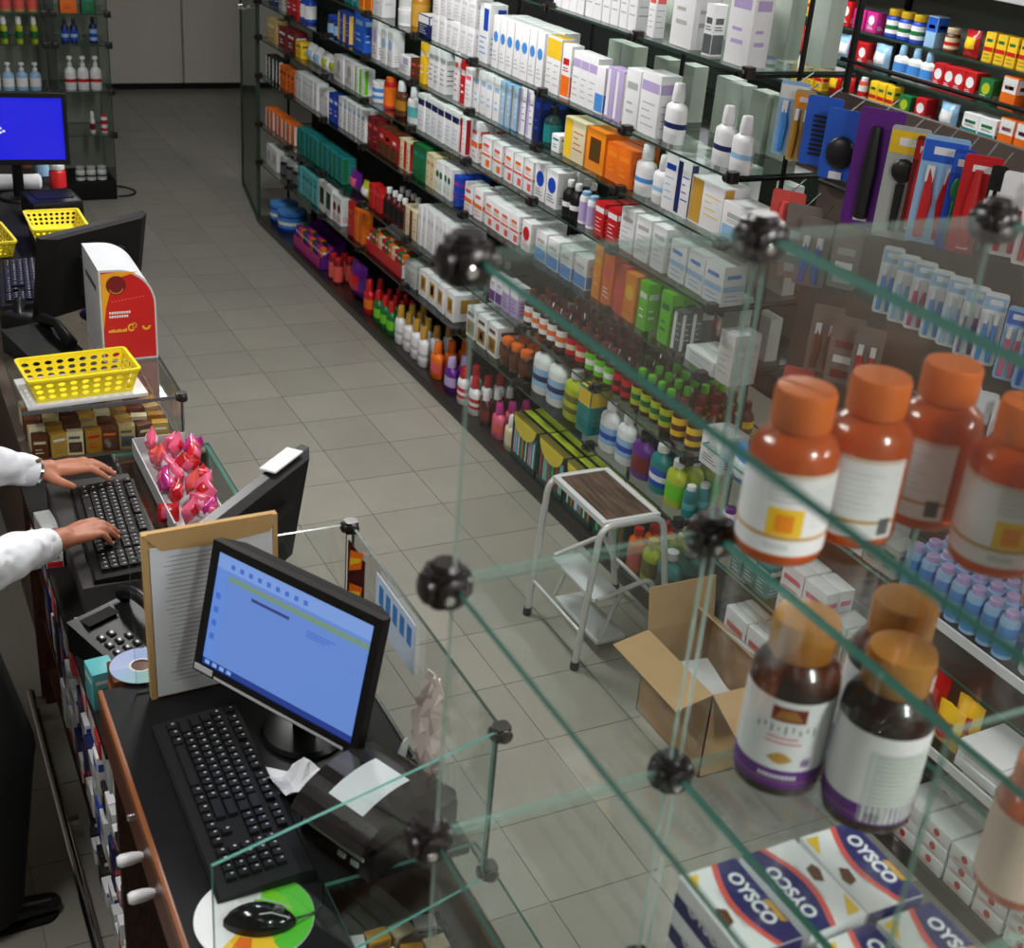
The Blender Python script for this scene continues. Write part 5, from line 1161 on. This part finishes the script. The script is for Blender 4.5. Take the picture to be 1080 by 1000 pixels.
KP = [('PK', 'R', 'crinkled pink bag with red print in the pale tray'), ('PK', 'W', 'crinkled pink bag with white print in the pale tray'), ('SA', 'PK', 'crinkled salmon bag in the pale tray'), ('MG', 'PK', 'crinkled magenta bag in the pale tray'), ('R', 'PK', 'crinkled red bag in the pale tray')]
for k in range(27):
    c, a, lab = KP[(k*3+k//5) % 5]
    o = small(lab, 'sweet_bag', 'bag', bag_mesh(.05, .034, .06, c, a, k), (.648 + .045*(k % 3) + rnd.uniform(-.006, .006), 2.93 + .052*(k//3), .838 + rnd.uniform(-.004, .014)), 0, lab); o.rotation_euler = (radians(rnd.uniform(-110, -50)), radians(rnd.uniform(-30, 30)), rnd.uniform(-1.5, 1.5))
lab = 'crinkled bag of pink and blue sweets lying beside the tray'
for k in range(4):
    o = small(lab, 'sweet_bag', 'bag', bag_mesh(.08, .03, .09, ['PK', 'LB', 'PK', 'SA'][k], ['W', 'PK', 'LB', 'W'][k], k % 3), (.64+.05*(k % 2), 2.72+.07*(k//2), .8005+.022), 0, 'pink sweet bags beside the tray'); o.rotation_euler = (radians(90), 0, radians(30*k))
ph = thing('desk_phone', 'black desk telephone with white number keys beside the kraft envelope', 'telephone', (.408, 2.462, .8005), (0, 0, radians(-62)))
obj('body', MB().prism([(-.09, 0), (.09, 0), (.09, .030), (-.09, .075)], -.085, .085, 1).mesh('body', BLACK), ph)
obj('handset', MB().tube(arc_path([(-.085, .062, .085), (-.05, .062, .105), (.05, .062, .083), (.085, .062, .05)], .025), [.020]+[.015]*12+[.020], 10).mesh('handset', BLACK), ph)
kb_ = MB().cbox((-.009, -.0075, 0), (.009, .0075, .004), .0015).box((-.003, -.0025, .004), (.003, .0025, .0043), 1).mesh('phone_key', BLACK, cm('W'))
for r in range(4):
    for c in range(3): obj('phone_key', kb_, ph, (.066-.026*r, -.068+.026*c + .012, .0360+.0065*r), (0, radians(14), 0))
obj('display', MB().box((-.080, -.06, .071), (-.045, .02, .0725)).mesh('display', BLACK_M), ph); ph.children[-1].rotation_euler = (0, radians(14), 0); ph.children[-1].location = (.018, 0, .0)
cdm, cnt, cout = _new('iridescent_disc')
cp = cnt.nodes.new('ShaderNodeBsdfPrincipled'); lw = cnt.nodes.new('ShaderNodeTexGradient'); lw.gradient_type = 'RADIAL'; ctc = cnt.nodes.new('ShaderNodeTexCoord'); crr = cnt.nodes.new('ShaderNodeValToRGB')
crr.color_ramp.elements[0].color = (*s2l(168, 186, 226), 1); crr.color_ramp.elements[1].color = (*s2l(184, 196, 230), 1); e1 = crr.color_ramp.elements.new(.4); e1.color = (*s2l(130, 190, 150), 1); e2 = crr.color_ramp.elements.new(.5); e2.color = (*s2l(150, 170, 224), 1)
cnt.links.new(ctc.outputs['Object'], lw.inputs[0]); cnt.links.new(lw.outputs['Color'], crr.inputs[0]); cnt.links.new(crr.outputs[0], cp.inputs['Base Color']); cp.inputs['Roughness'].default_value = .25; cp.inputs['Metallic'].default_value = .3; cnt.links.new(cp.outputs[0], cout.inputs[0])
cd = thing('compact_disc', 'pale blue compact disc lying beside the kraft envelope', 'disc', (.385, 2.178, .9562))
b = MB(); A = cir(.060, 0, 360, 40); B = cir(.019, 0, 360, 40); n = 41
for z, o_ in ((0, 0), (.0012, 1)): pass
b.add([(x, y, .0012) for x, y in A] + [(x, y, .0012) for x, y in B] + [(x, y, 0) for x, y in A] + [(x, y, 0) for x, y in B], [(i, i+1, n+i+1, n+i) for i in range(n-1)] + [(2*n+i, 3*n+i, 3*n+i+1, 2*n+i+1) for i in range(n-1)] + [(i, 2*n+i, 2*n+i+1, i+1) for i in range(n-1)] + [(n+i, n+i+1, 3*n+i+1, 3*n+i) for i in range(n-1)])
obj('disc', b.mesh('disc', cdm), cd)
obj('hub_ring', MB().lathe([(.0235, .0013), (.0235, .0016), (.019, .0016)], 24, cap=False).mesh('hub_ring', cm('LG')), cd)
small('orange-brown carton under the compact disc', 'printed_carton', 'carton', carton_mesh(.075, .12, .155, 'BR', 'O', 'full', 'W'), (.385, 2.178, .8005), 0)
small('turquoise carton at the desk edge beside the compact disc', 'printed_carton', 'carton', carton_mesh(.06, .05, .09, 'LT', 'W', 'lines', 'TE'), (.325, 2.30, .8005), .1)
small('grey and white printed carton beside the typing keyboard', 'printed_carton', 'carton', carton_mesh(.10, .04, .05, 'LG', 'R', 'lines', 'DG'), (.325, 3.02, .8005), .1)
small('small white carton with red print beside the typing keyboard', 'printed_carton', 'carton', carton_mesh(.07, .04, .04, 'W', 'R', 'bot', 'DG'), (.322, 2.90, .8005), -.1)
small('black adapter lying at the corner of the typing keyboard', 'adapter', 'adapter', MB().cbox((-.03, -.02, 0), (.03, .02, .03), .005).lathe([(.006, .03), (.006, .04)], 8).mesh('adapter', BLACK), (.60, 2.83, .8005), .3)
lab = 'loose brown and white sachet near the telephone'
for k in range(6): small(lab, 'sachet', 'sachet', carton_mesh(.05, .035, .012, ['BR', 'CR', 'SA', 'LG', 'BR', 'W'][k], 'W', 'lines', 'DG'), (.345+.028*(k % 3), 2.625+.05*(k//3) - .08, .8005+.0), .5*k, 'loose sachets near the telephone')

# ------------------------------------------------------------------ far counter with baskets and the red card box
fc = thing('far_counter', 'long glass-topped far counter under the yellow baskets', 'counter', (0, 0, 0))
obj('glass_top', MB().slab((.335, 3.46, .942), (.775, 4.70, .95)).mesh('glass_top', GLASS, EDGE_D), fc)
obj('desk_board', MB().box((.335, 4.702, .925), (.80, 7.4, .95)).mesh('desk_board', BLACK_M), fc)
obj('near_glass', MB().slab((.335, 3.462, .783), (.775, 3.468, .94)).mesh('near_glass', GLASS, EDGE_D), fc)
obj('side_glass', MB().slab((.768, 3.47, .783), (.774, 4.70, .94)).mesh('side_glass', GLASS, EDGE_D), fc)
shelf_board(fc, (.335, 3.46, .762), (.775, 7.4, .78), mat('counter_interior', s2l(96, 84, 74), rough=.6), 'inner_shelf')
shelf_board(fc, (.345, 3.48, 0), (.36, 7.4, .762), DWOOD, 'back_board'); shelf_board(fc, (.75, 3.48, 0), (.765, 7.4, .762), DWOOD, 'front_board'); shelf_board(fc, (.36, 3.465, 0), (.75, 3.48, .762), DWOOD, 'end_panel')
obj('corner_clip', sclip, fc, (.772, 3.466, .944)); obj('corner_clip', sclip, fc, (.772, 3.466, .79)); obj('metal_edge', MB().box((.333, 3.4585, .940), (.777, 3.461, .951)).mesh('metal_edge', cm('DG')), fc)
lab = 'small brown and cream packet inside the far glass counter'
rnd = random.Random(8)
for k in range(40):
    small(lab, 'product_packet', 'packet', carton_mesh(.045, .03, .07, ['BR', 'GO', 'CR', 'MU', 'BR', 'TN'][k % 6], ['CR', 'W', 'BR', 'R', 'O', 'DG'][k % 6], ['full', 'lines', 'pict'][k % 3]), (.38 + .048*(k % 8), 3.52 + .06*(k//8), .7803), pi/2 + rnd.uniform(-.2, .2), lab)

def basket(label, loc, rz, L, W, h):
    """rectangular plastic basket with rows of round holes (built with real openings)"""
    t = thing('plastic_basket', label, 'basket', loc, (0, 0, rz))
    def wall(p0, p1, q0, q1, n, rows):
        """panel p0-p1 at the bottom, q0-q1 at the top, punched with octagonal holes"""
        p0, p1, q0, q1 = map(Vector, (p0, p1, q0, q1)); b = MB()
        P = lambda u, v: (p0*(1-u)+p1*u)*(1-v) + (q0*(1-u)+q1*u)*v
        us = [i/n for i in range(n+1)]; vs_ = [.10 + .74*i/rows for i in range(rows+1)]
        b.add([P(0, 0), P(1, 0), P(1, vs_[0]), P(0, vs_[0])], [(0, 1, 2, 3)]); b.add([P(0, vs_[-1]), P(1, vs_[-1]), P(1, 1), P(0, 1)], [(0, 1, 2, 3)])
        for i in range(n):
            for j in range(rows):
                u0, u1, v0, v1 = us[i], us[i+1], vs_[j], vs_[j+1]; uc, vc = (u0+u1)/2, (v0+v1)/2; ru, rv = (u1-u0)*.33, (v1-v0)*.34
                sq = [(u1, vc), (u1, v1), (uc, v1), (u0, v1), (u0, vc), (u0, v0), (uc, v0), (u1, v0)]
                hole = [(uc+ru*cos(pi/4*k), vc+rv*sin(pi/4*k)) for k in range(8)]
                b.add([P(*s) for s in sq] + [P(*s) for s in hole], [(k, (k+1) % 8, 8+(k+1) % 8, 8+k) for k in range(8)])
        o = obj('wall', b.mesh('wall', YELLOW), t); m_ = o.modifiers.new('thickness', 'SOLIDIFY'); m_.thickness = .0025; m_.offset = 0
    f = .86; l, w = L/2, W/2
    wall((-l*f, -w*f, 0), (l*f, -w*f, 0), (-l, -w, h), (l, -w, h), 9, 3); wall((l*f, w*f, 0), (-l*f, w*f, 0), (l, w, h), (-l, w, h), 9, 3)
    wall((l*f, -w*f, 0), (l*f, w*f, 0), (l, -w, h), (l, w, h), 5, 3); wall((-l*f, w*f, 0), (-l*f, -w*f, 0), (-l, w, h), (-l, -w, h), 5, 3)
    obj('bottom', MB().prism(rounded(L*f, W*f, .01, 3), 0, .0025, 2).mesh('bottom', YELLOW), t)
    R = rounded(L+.012, W+.012, .014, 4); r_ = rounded(L-.006, W-.006, .010, 4); n = len(R); b = MB()
    b.add([(x, y, h) for x, y in R] + [(x, y, h) for x, y in r_] + [(x, y, h-.007) for x, y in R] + [(x, y, h-.007) for x, y in r_], [(i, (i+1) % n, n+(i+1) % n, n+i) for i in range(n)] + [(2*n+i, 3*n+i, 3*n+(i+1) % n, 2*n+(i+1) % n) for i in range(n)] + [(i, 2*n+i, 2*n+(i+1) % n, (i+1) % n) for i in range(n)] + [(n+i, n+(i+1) % n, 3*n+(i+1) % n, 3*n+i) for i in range(n)])
    obj('rim', b.mesh('rim', YELLOW), t)
    return t
small('white plastic tray board under the near yellow basket', 'tray_board', 'tray', MB().cbox((-.165, -.105, 0), (.165, .105, .012), .004).mesh('tray_board', WHITE_MET), (.51, 3.575, .9505), .05)
basket('empty yellow perforated plastic basket beside the red card box', (.505, 3.565, .9628), .07, .30, .17, .072)
basket('yellow perforated plastic basket behind the black monitor', (.66, 4.93, .9905), .0, .19, .25, .062)
small('black carton supporting the yellow basket behind the monitor', 'printed_carton', 'carton', carton_mesh(.24, .17, .038, 'K', 'DG', 'lines', 'DG'), (.66, 4.93, .9505), 0)
basket('yellow perforated plastic basket filled with orange packets', (.40, 4.93, .9515), .1, .18, .25, .062)
lab = 'orange and brown packet in the filled yellow basket'
for k in range(8): small(lab, 'product_packet', 'packet', carton_mesh(.05, .03, .05, ['O', 'BR', 'MU', 'OL'][k % 4], 'W', 'lines'), (.36+.05*(k % 2), 4.845+.055*(k//2), .9545), .3*(k % 3), lab)

cx = thing('card_display_box', 'white-sided red card display box with curved top on the far counter', 'box', (.69, 3.76, .9505))
prof = [(-.082, 0), (.080, 0), (.080, .172)] + [(-.030 + .110*cos(a), .172 + .113*sin(a)) for a in [pi/2*i/10 for i in range(1, 11)]] + [(-.082, .286)]
obj('case', MB().prism(prof, 0, .27, 1).mesh('case', mat('white_card_side', s2l(206, 208, 212), rough=.5)), cx)
inner = [(x*.93, z*.955+.006) for x, z in prof]
fr = obj('front_panel', MB().prism(inner, -.0012, 0, 1).mesh('front_panel', mat('card_red', s2l(206, 28, 26), rough=.35)), cx)
yp = [(-.076, .274), (-.076, .10), (-.066, .17), (-.050, .225), (-.02, .262), (.03, .276), (-.03, .279)]
obj('yellow_corner', MB().prism(yp, -.0018, -.0012, 1).mesh('yellow_corner', mat('corner_yellow', s2l(238, 170, 30), rough=.35)), fr)
obj('emblem', MB().prism([(-.034+x, .238+y) for x, y in cir(.029, 0, 345, 22)], -.0026, -.0018, 1).mesh('emblem', cm('MR')), fr)
obj('emblem_ring', MB().prism([(-.034+x, .234+y) for x, y in cir(.022, 200, 340, 10)+cir(.019, 340, 200, 10)], -.0032, -.0026, 1).mesh('emblem_ring', cm('GO')), fr)
b = MB()
for k in range(10): b.box((-.050+.010*k, -.0018, .186+.0012*k), (-.044+.010*k, -.0012, .190+.0012*k))
for r_ in range(2):
    for k in range(9-r_): b.box((-.058+.007*k, -.0018, .150-.012*r_), (-.0525+.007*k, -.0012, .157-.012*r_), 1)
for k in range(9): b.box((-.062+.006*k, -.0018, .092), (-.0575+.006*k, -.0012, .099+.0015*(k % 3)), 2)
obj('printed_marks', b.mesh('printed_marks', cm('SA'), cm('W'), cm('Y'), cm('GO')), fr)['kind'] = 'stuff'
obj('swirl_mark', MB().prism([(.004+x*.9, .104+y) for x, y in cir(.012, 40, 320, 10)+cir(.007, 320, 40, 10)], -.0018, -.0012, 1).mesh('swirl_mark', cm('Y')), fr)
obj('swirl_mark', MB().prism([(.012+x*.9, .110+y) for x, y in cir(.010, -140, 140, 10)+cir(.005, 140, -140, 10)], -.0024, -.0018, 1).mesh('swirl_mark', cm('GO')), fr)
obj('cup_mark', MB().prism([(.048+x, .106+y) for x, y in cir(.013, 180, 360, 10)+cir(.007, 360, 180, 10)], -.0018, -.0012, 1).mesh('cup_mark', cm('Y')), fr)
obj('side_slot', MB().prism([(.05, .205), (.22, .205), (.22, .222), (.05, .222)], -.0828, -.082, 0).mesh('side_slot', cm('DG')), cx)
small('black desk printer on the far counter beyond the baskets', 'desk_printer', 'printer', MB().cbox((-.10, -.10, 0), (.10, .10, .09), .02).box((-.07, -.06, .09), (.07, .06, .094)).mesh('desk_printer', BLACK), (.70, 5.30, .9505), .1)
small('white rolled paper bag lying below the deep blue monitor', 'paper_roll', 'paper', MB().lathe([(.001, -.12), (.030, -.118), (.034, -.05), (.031, .03), (.034, .11), (.020, .12), (.001, .121)], 12, 0, Matrix.Rotation(pi/2, 4, 'Y'), cap=False).mesh('paper_roll', PAPER), (.60, 5.72, .986), -.1)
for k, (x, y, c, a) in enumerate(((.79, 5.75, 'R', 'W'), (.76, 5.95, 'LB', 'W'), (.70, 6.1, 'BR', 'CR'), (.52, 6.0, 'W', 'O'), (.45, 5.85, 'TN', 'BR'))):
    small(['red and white jar beside the blue monitor', 'pale blue jar beyond the blue monitor', 'brown jar beyond the blue monitor', 'white and orange jar behind the paper roll', 'tan jar behind the paper roll'][k], 'product_jar', 'jar', bottle_proto('jar', .035, .10, c, a, a, None)[0][1], (x, y, .9505)); o = bpy.context.scene.collection.objects[-1]
    obj('cap', bottle_proto('jar', .035, .10, c, a, a, None)[1][1], o)
small('silver and black hand scanner on the far counter beside the monitor', 'hand_scanner', 'scanner', MB().cbox((-.03, -.05, 0), (.03, .05, .05), .012).tube([(0, 0, .03), (.05, .03, .06), (.09, .05, .05)], [.018, .016, .02], 10).mesh('hand_scanner', BLACK), (.415, 4.10, .9505), .9)
small('black desk telephone by the white tray board', 'desk_telephone', 'telephone', MB().prism([(-.09, 0), (.09, 0), (.09, .03), (-.09, .07)], -.08, .08, 1).tube([(-.08, .05, .08), (0, .05, .09), (.08, .05, .05)], [.02, .014, .02], 10).mesh('desk_telephone', BLACK), (.45, 3.86, .9505), -1.2)
for k in range(12): pass

# ------------------------------------------------------------------ glass towers at the far end of the counter
for x0, x1, nm in ((1.27, 1.60, 'slim glass tower with lotion bottles at the far end, before the cupboards'), (.80, 1.215, 'glass cabinet of toiletries behind the deep blue monitor')):
    t = thing('glass_cabinet', nm, 'display case', (0, 0, 0))
    obj('base', MB().cbox((x0, 8.9, 0), (x1, 9.3, .12), .006).mesh('base', BLACK_M), t)
    for z in (.43, .71, 1.0, 1.19, 1.45, 1.75, 2.0): obj('shelf', MB().slab((x0+.004, 8.905, z-.008), (x1-.004, 9.295, z)).mesh('shelf', GLASSF, EDGE_D), t)
    for x in (x0+.003, x1-.003): obj('glass_side', MB().slab((x-.003, 8.9, .12), (x+.003, 9.3, 2.0)).mesh('glass_side', GLASSF, EDGE_D), t)
    obj('back_panel', MB().box((x0, 9.302, .12), (x1, 9.315, 2.0)).mesh('back_panel', mat('cabinet_back', s2l(128, 128, 120), rough=.5)), t)
    for z in (.43, .71, 1.0, 1.19):
        for x in (x0, x1): obj('clip', MB().cbox((x-.02, 8.88, z-.02), (x+.02, 8.92, z+.02), .006).mesh('clip', CLIP), t)
CAB = [(.1203, 1.38, 3, .07, ('jar', .032, .09, 'W', 'SV', 'LG', 'DT'), 'white jar with silver lid on the tower base'), (.7103, 1.36, 3, .08, ('pump', .036, .21, 'W', 'W', 'W', 'R'), 'white pump bottle with red mark in the tower'),
  (1.0003, 1.345, 2, .055, ('syrup', .024, .15, 'NV', 'K', 'B', 'LB'), 'navy bottle with black cap in the tower'), (1.0003, 1.52, 1, .06, ('syrup', .026, .16, 'NV', 'K', 'LB', 'B'), 'navy bottle with pale cap standing alone in the tower'),
  (.4303, 1.555, 1, .06, ('tube', .022, .12, 'W', 'R', 'R', 'W'), 'red and white tube in the tower'), (.4303, 1.48, 1, .06, ('lotion', .03, .14, 'W', 'W', 'MR', None), 'white and maroon bottle in the tower'),
  (.8403, 0, 0, 0, None, ''), (1.0003, .98, 3, .09, ('lotion', .04, .16, 'YG', 'W', 'GN', None), 'yellow-green bottle in the glass cabinet'), (.7103, .90, 4, .082, ('pump', .035, .17, 'LB', 'W', 'W', None), 'pale blue pump bottle in the glass cabinet'), (1.1903, 1.0, 3, .08, ('jar', .035, .13, 'TN', 'W', 'SA', None), 'tan jar in the glass cabinet')]
for z, x, n, p_, sp, lab in CAB:
    for k in range(n): put_parts(bottle_proto(*sp), 'product_bottle', lab, 'bottle', (x+p_*k, 8.98, z), 0 if sp[0] != 'pump' else pi/2, lab)
small('orange carton high in the slim glass tower', 'printed_carton', 'carton', carton_mesh(.10, .09, .12, 'O', 'R', 'full', 'W'), (1.37, 8.97, 1.1903), pi/2)
small('green carton high in the slim glass tower', 'printed_carton', 'carton', carton_mesh(.08, .09, .11, 'GN', 'TE', 'full', 'W'), (1.49, 8.97, 1.1903), pi/2)
tag(obj('power_cable', MB().tube(arc_path([(1.612, 8.93, .012), (1.70, 8.95, .008), (1.76, 9.05, .008), (1.70, 9.18, .008), (1.625, 9.2, .012)], .05), .006, 6).mesh('power_cable', BLACK), None), 'black power cable looping on the floor beside the slim tower', 'cable')

# ------------------------------------------------------------------ the pharmacist typing at the middle counter
def blob(name, caps, voxel, m, smooth=6, flat=()):
    """one continuous skin grown over tapered capsules"""
    b = MB()
    for p0, r0, p1, r1 in caps:
        p0, p1 = Vector(p0), Vector(p1); d = p1-p0; L = d.length; n = 4; seg = 14
        q = d.to_track_quat('Z', 'Y').to_matrix().to_4x4(); M_ = Matrix.Translation(p0) @ q
        prof = [(max(.0004, r0*sin(pi/2*i/n)), -r0*cos(pi/2*i/n)) for i in range(n+1)] + [(max(.0004, r1*cos(pi/2*i/n)), L + r1*sin(pi/2*i/n)) for i in range(n+1)]
        b.lathe(prof, seg, 0, M_)
    me = b.mesh(name, m); o = bpy.data.objects.new(name, me); C.objects.link(o)
    md = o.modifiers.new('remesh', 'REMESH'); md.mode = 'VOXEL'; md.voxel_size = voxel; md.use_smooth_shade = True
    sm = o.modifiers.new('smooth', 'SMOOTH'); sm.iterations = smooth; sm.factor = .5
    me2 = bpy.data.meshes.new_from_object(o.evaluated_get(bpy.context.evaluated_depsgraph_get()))
    bpy.data.objects.remove(o); me2.materials.clear(); me2.materials.append(m)
    me2.polygons.foreach_set('use_smooth', [True]*len(me2.polygons)); me2.name = name
    return me2
def hand_caps(wrist, palm, fwd, side, thumb_side, tips, thumb):
    """capsules of a hand: wrist, palm centre, four finger chains and a thumb"""
    W, Pm = Vector(wrist), Vector(palm); caps = [(W, .026, W.lerp(Pm, .5), .027)]
    f, s = Vector(fwd).normalized(), Vector(side).normalized()
    kn = []
    for k in range(4):
        base = Pm + f*(.034 - .004*abs(k-1.2)) + s*(.0285 - .0195*k) + Vector((0, 0, .004 - .003*abs(k-1)))
        kn.append(base); caps.append((W.lerp(Pm, .45) + s*(.012-.008*k), .0165, base, .0118))
    for k, tip in enumerate(tips):
        tip = Vector(tip); base = kn[k]; rad = (.0092, .0096, .0092, .0080)[k]
        mid = base.lerp(tip, .48) + Vector((0, 0, .016)); m2 = base.lerp(tip, .80) + Vector((0, 0, .009))
        caps += [(base, rad*1.18, mid, rad*1.04), (mid, rad*1.04, m2, rad*.95), (m2, rad*.95, tip, rad*.80)]
    th = [Vector(p) for p in thumb]
    caps += [(W.lerp(Pm, .3) + s*thumb_side*.016, .0175, th[0], .0135), (th[0], .0130, th[1], .0112), (th[1], .0112, th[2], .0092)]
    return caps
# left hand (far), right hand (near)
LW, LP = (.322, 3.092, .950), (.385, 3.105, .945)
RW, RP = (.295, 2.700, .962), (.357, 2.742, .956)
lh = hand_caps(LW, LP, (1, .06, 0), (0, -1, 0), 1, [(.488, 3.060, .919), (.506, 3.084, .920), (.500, 3.110, .919), (.474, 3.136, .917)], [(.358, 3.060, .938), (.380, 3.046, .930), (.398, 3.042, .921)])
rh = hand_caps(RW, RP, (.92, .32, 0), (-.30, .95, 0), 1, [(.440, 2.808, .917), (.456, 2.783, .917), (.452, 2.758, .917), (.434, 2.734, .916)], [(.330, 2.774, .940), (.368, 2.808, .928), (.390, 2.818, .918)])
BX, BY = -.02, 2.70
body = []
body += [((BX, BY, 1.46), .055, (BX+.015, BY, 1.56), .052)]                                   # neck
body += [((BX+.03, BY, 1.66), .085, (BX+.02, BY, 1.70), .092), ((BX+.05, BY, 1.60), .055, (BX+.045, BY, 1.66), .07), ((BX+.11, BY, 1.655), .014, (BX+.095, BY, 1.69), .011)]   # head, jaw, nose
for s in (-1, 1): body += [((BX+.02, BY+s*.088, 1.65), .016, (BX+.02, BY+s*.092, 1.675), .018)]   # ears
body += [((BX, BY-.10, 1.36), .10, (BX, BY+.10, 1.36), .10), ((BX, BY-.07, 1.15), .11, (BX, BY+.07, 1.15), .11), ((BX, BY-.08, .97), .115, (BX, BY+.08, .97), .115), ((BX, BY, .97), .14, (BX, BY, 1.36), .13)]
LS, LE, RS, RE = (BX, BY+.19, 1.38), (.03, BY+.36, 1.06), (BX, BY-.19, 1.38), (.045, BY-.225, 1.05)
for S_, E_, W_ in ((LS, LE, LW), (RS, RE, RW)): body += [(S_, .055, E_, .042), (E_, .041, W_, .028)]
for s, fx in ((-1, .02), (1, -.10)): body += [((BX+.02, BY+s*.09, .92), .085, (BX+.12+fx*.2, BY+s*.11, .52), .058), ((BX+.12+fx*.2, BY+s*.11, .52), .056, (BX+.05+fx, BY+s*.12, .10), .040)]
pe = tag(obj('person', blob('person_body', body + lh + rh, .0045, SKIN, 5), None), 'person in a white coat and black trousers typing, wearing a wristwatch', 'person')
def lerp3(a, b, t): return tuple(a[i]+(b[i]-a[i])*t for i in range(3))
coat = [((BX, BY-.12, 1.37), .118, (BX, BY+.12, 1.37), .118), ((BX, BY-.09, 1.15), .128, (BX, BY+.09, 1.15), .128), ((BX-.01, BY-.10, .99), .128, (BX-.01, BY+.10, .99), .128), ((BX-.01, BY, 1.0), .15, (BX-.01, BY, 1.38), .145)]
for S_, E_, W_ in ((LS, LE, LW), (RS, RE, RW)):
    end = lerp3(E_, W_, .90); m1 = lerp3(E_, W_, .35); m1 = (m1[0], m1[1], m1[2]-.012); m2 = lerp3(E_, W_, .70)
    coat += [(S_, .078, E_, .064), (E_, .063, m1, .060), (m1, .058, m2, .050), (m2, .048, end, .041)]
lc = obj('lab_coat', blob('lab_coat', coat, .007, mat('coat_weave', s2l(232, 234, 240), rough=.85, noise=.03, scale=18), 3), pe)
wr = bpy.data.textures.new('cloth_wrinkle', 'CLOUDS'); wr.noise_scale = .045; wr.noise_depth = 1
dm = lc.modifiers.new('wrinkles', 'DISPLACE'); dm.texture = wr; dm.strength = .022; dm.mid_level = .55
for E_, W_ in ((LE, LW), (RE, RW)):
    e0, e1 = Vector(lerp3(E_, W_, .86)), Vector(lerp3(E_, W_, .985)); q = (e1-e0).to_track_quat('Z', 'Y').to_matrix().to_4x4(); L = (e1-e0).length
    obj('cuff', MB().lathe([(.036, 0), (.041, .004), (.040, L*.6), (.0365, L), (.032, L), (.031, .004)], 20, 0, Matrix.Translation(e0) @ q, cap=False).mesh('cuff', COAT), pe)
trs = [((BX, BY-.07, .95), .115, (BX, BY+.07, .95), .115)]
for s, fx in ((-1, .02), (1, -.10)): trs += [((BX+.03, BY+s*.09, .90), .115, (BX+.13+fx*.2, BY+s*.115, .52), .098), ((BX+.13+fx*.2, BY+s*.115, .52), .096, (BX+.07+fx, BY+s*.125, .08), .078)]
obj('trousers', blob('trousers', trs, .010, PANTS, 4), pe)
for s, x0 in ((-1, -.04), (1, -.16)):
    sh = [((x0-.04, BY+s*.13, .045), .040, (x0+.10, BY+s*.13, .042), .040), ((x0+.10, BY+s*.13, .036), .036, (x0+.245, BY+s*.13, .030), .026), ((x0+.0, BY+s*.13, .07), .036, (x0-.03, BY+s*.13, .08), .034)]
    o = obj('shoe', blob('shoe', sh, .006, LEATHER, 4), pe)
    obj('sole', MB().prism([(x0+.085+u, BY+s*.13+v) for u, v in rounded(.35, .078, .034, 6)], 0.0, .012, 2).mesh('sole', BLACK_M), o)
hr = [((BX+.0, BY, 1.70), .098, (BX+.015, BY, 1.735), .088), ((BX-.03, BY, 1.62), .075, (BX-.02, BY, 1.70), .09)]
obj('hair', blob('hair', hr, .010, mat('dark_hair', (.012, .009, .007), rough=.5, noise=.3), 2), pe)
for s in (-1, 1): obj('eye', MB().sphere((BX+.105, BY+s*.032, 1.695), .010, 10, 6).mesh('eye', cm('W')), pe)
obj('mouth', MB().sphere((BX+.098, BY, 1.618), .018, 10, 6, 0, (.35, 1, .3)).mesh('mouth', mat('lips', s2l(150, 84, 76), rough=.5)), pe)
e0, e1 = Vector(LE), Vector(LW); d = (e1-e0).normalized(); wq = d.to_track_quat('Z', 'Y').to_matrix().to_4x4(); wc = e1 - d*.004
wt = obj('watch_band', MB().lathe([(.029, -.009), (.0325, -.008), (.0325, .008), (.029, .009)], 26, 0, Matrix.Translation(wc) @ wq, cap=False).mesh('watch_band', CHROME), pe)
obj('watch_case', MB().lathe([(.016, .0), (.017, .002), (.0165, .007), (.012, .008)], 20).mesh('watch_case', CHROME), wt, tuple(wc + Vector((0, -.008, .030))), (radians(-15), 0, 0))
NAIL = mat('nail', s2l(206, 150, 130), rough=.3)
for T_ in ([(.488, 3.060, .919), (.506, 3.084, .920), (.500, 3.110, .919), (.474, 3.136, .917)], [(.440, 2.808, .917), (.456, 2.783, .917), (.452, 2.758, .917), (.434, 2.734, .916)]):
    for x, y, z in T_: obj('fingernail', MB().sphere((x-.0005, y, z+.0062), .0052, 8, 5, 0, (1.15, .9, .35)).mesh('fingernail', NAIL), pe)
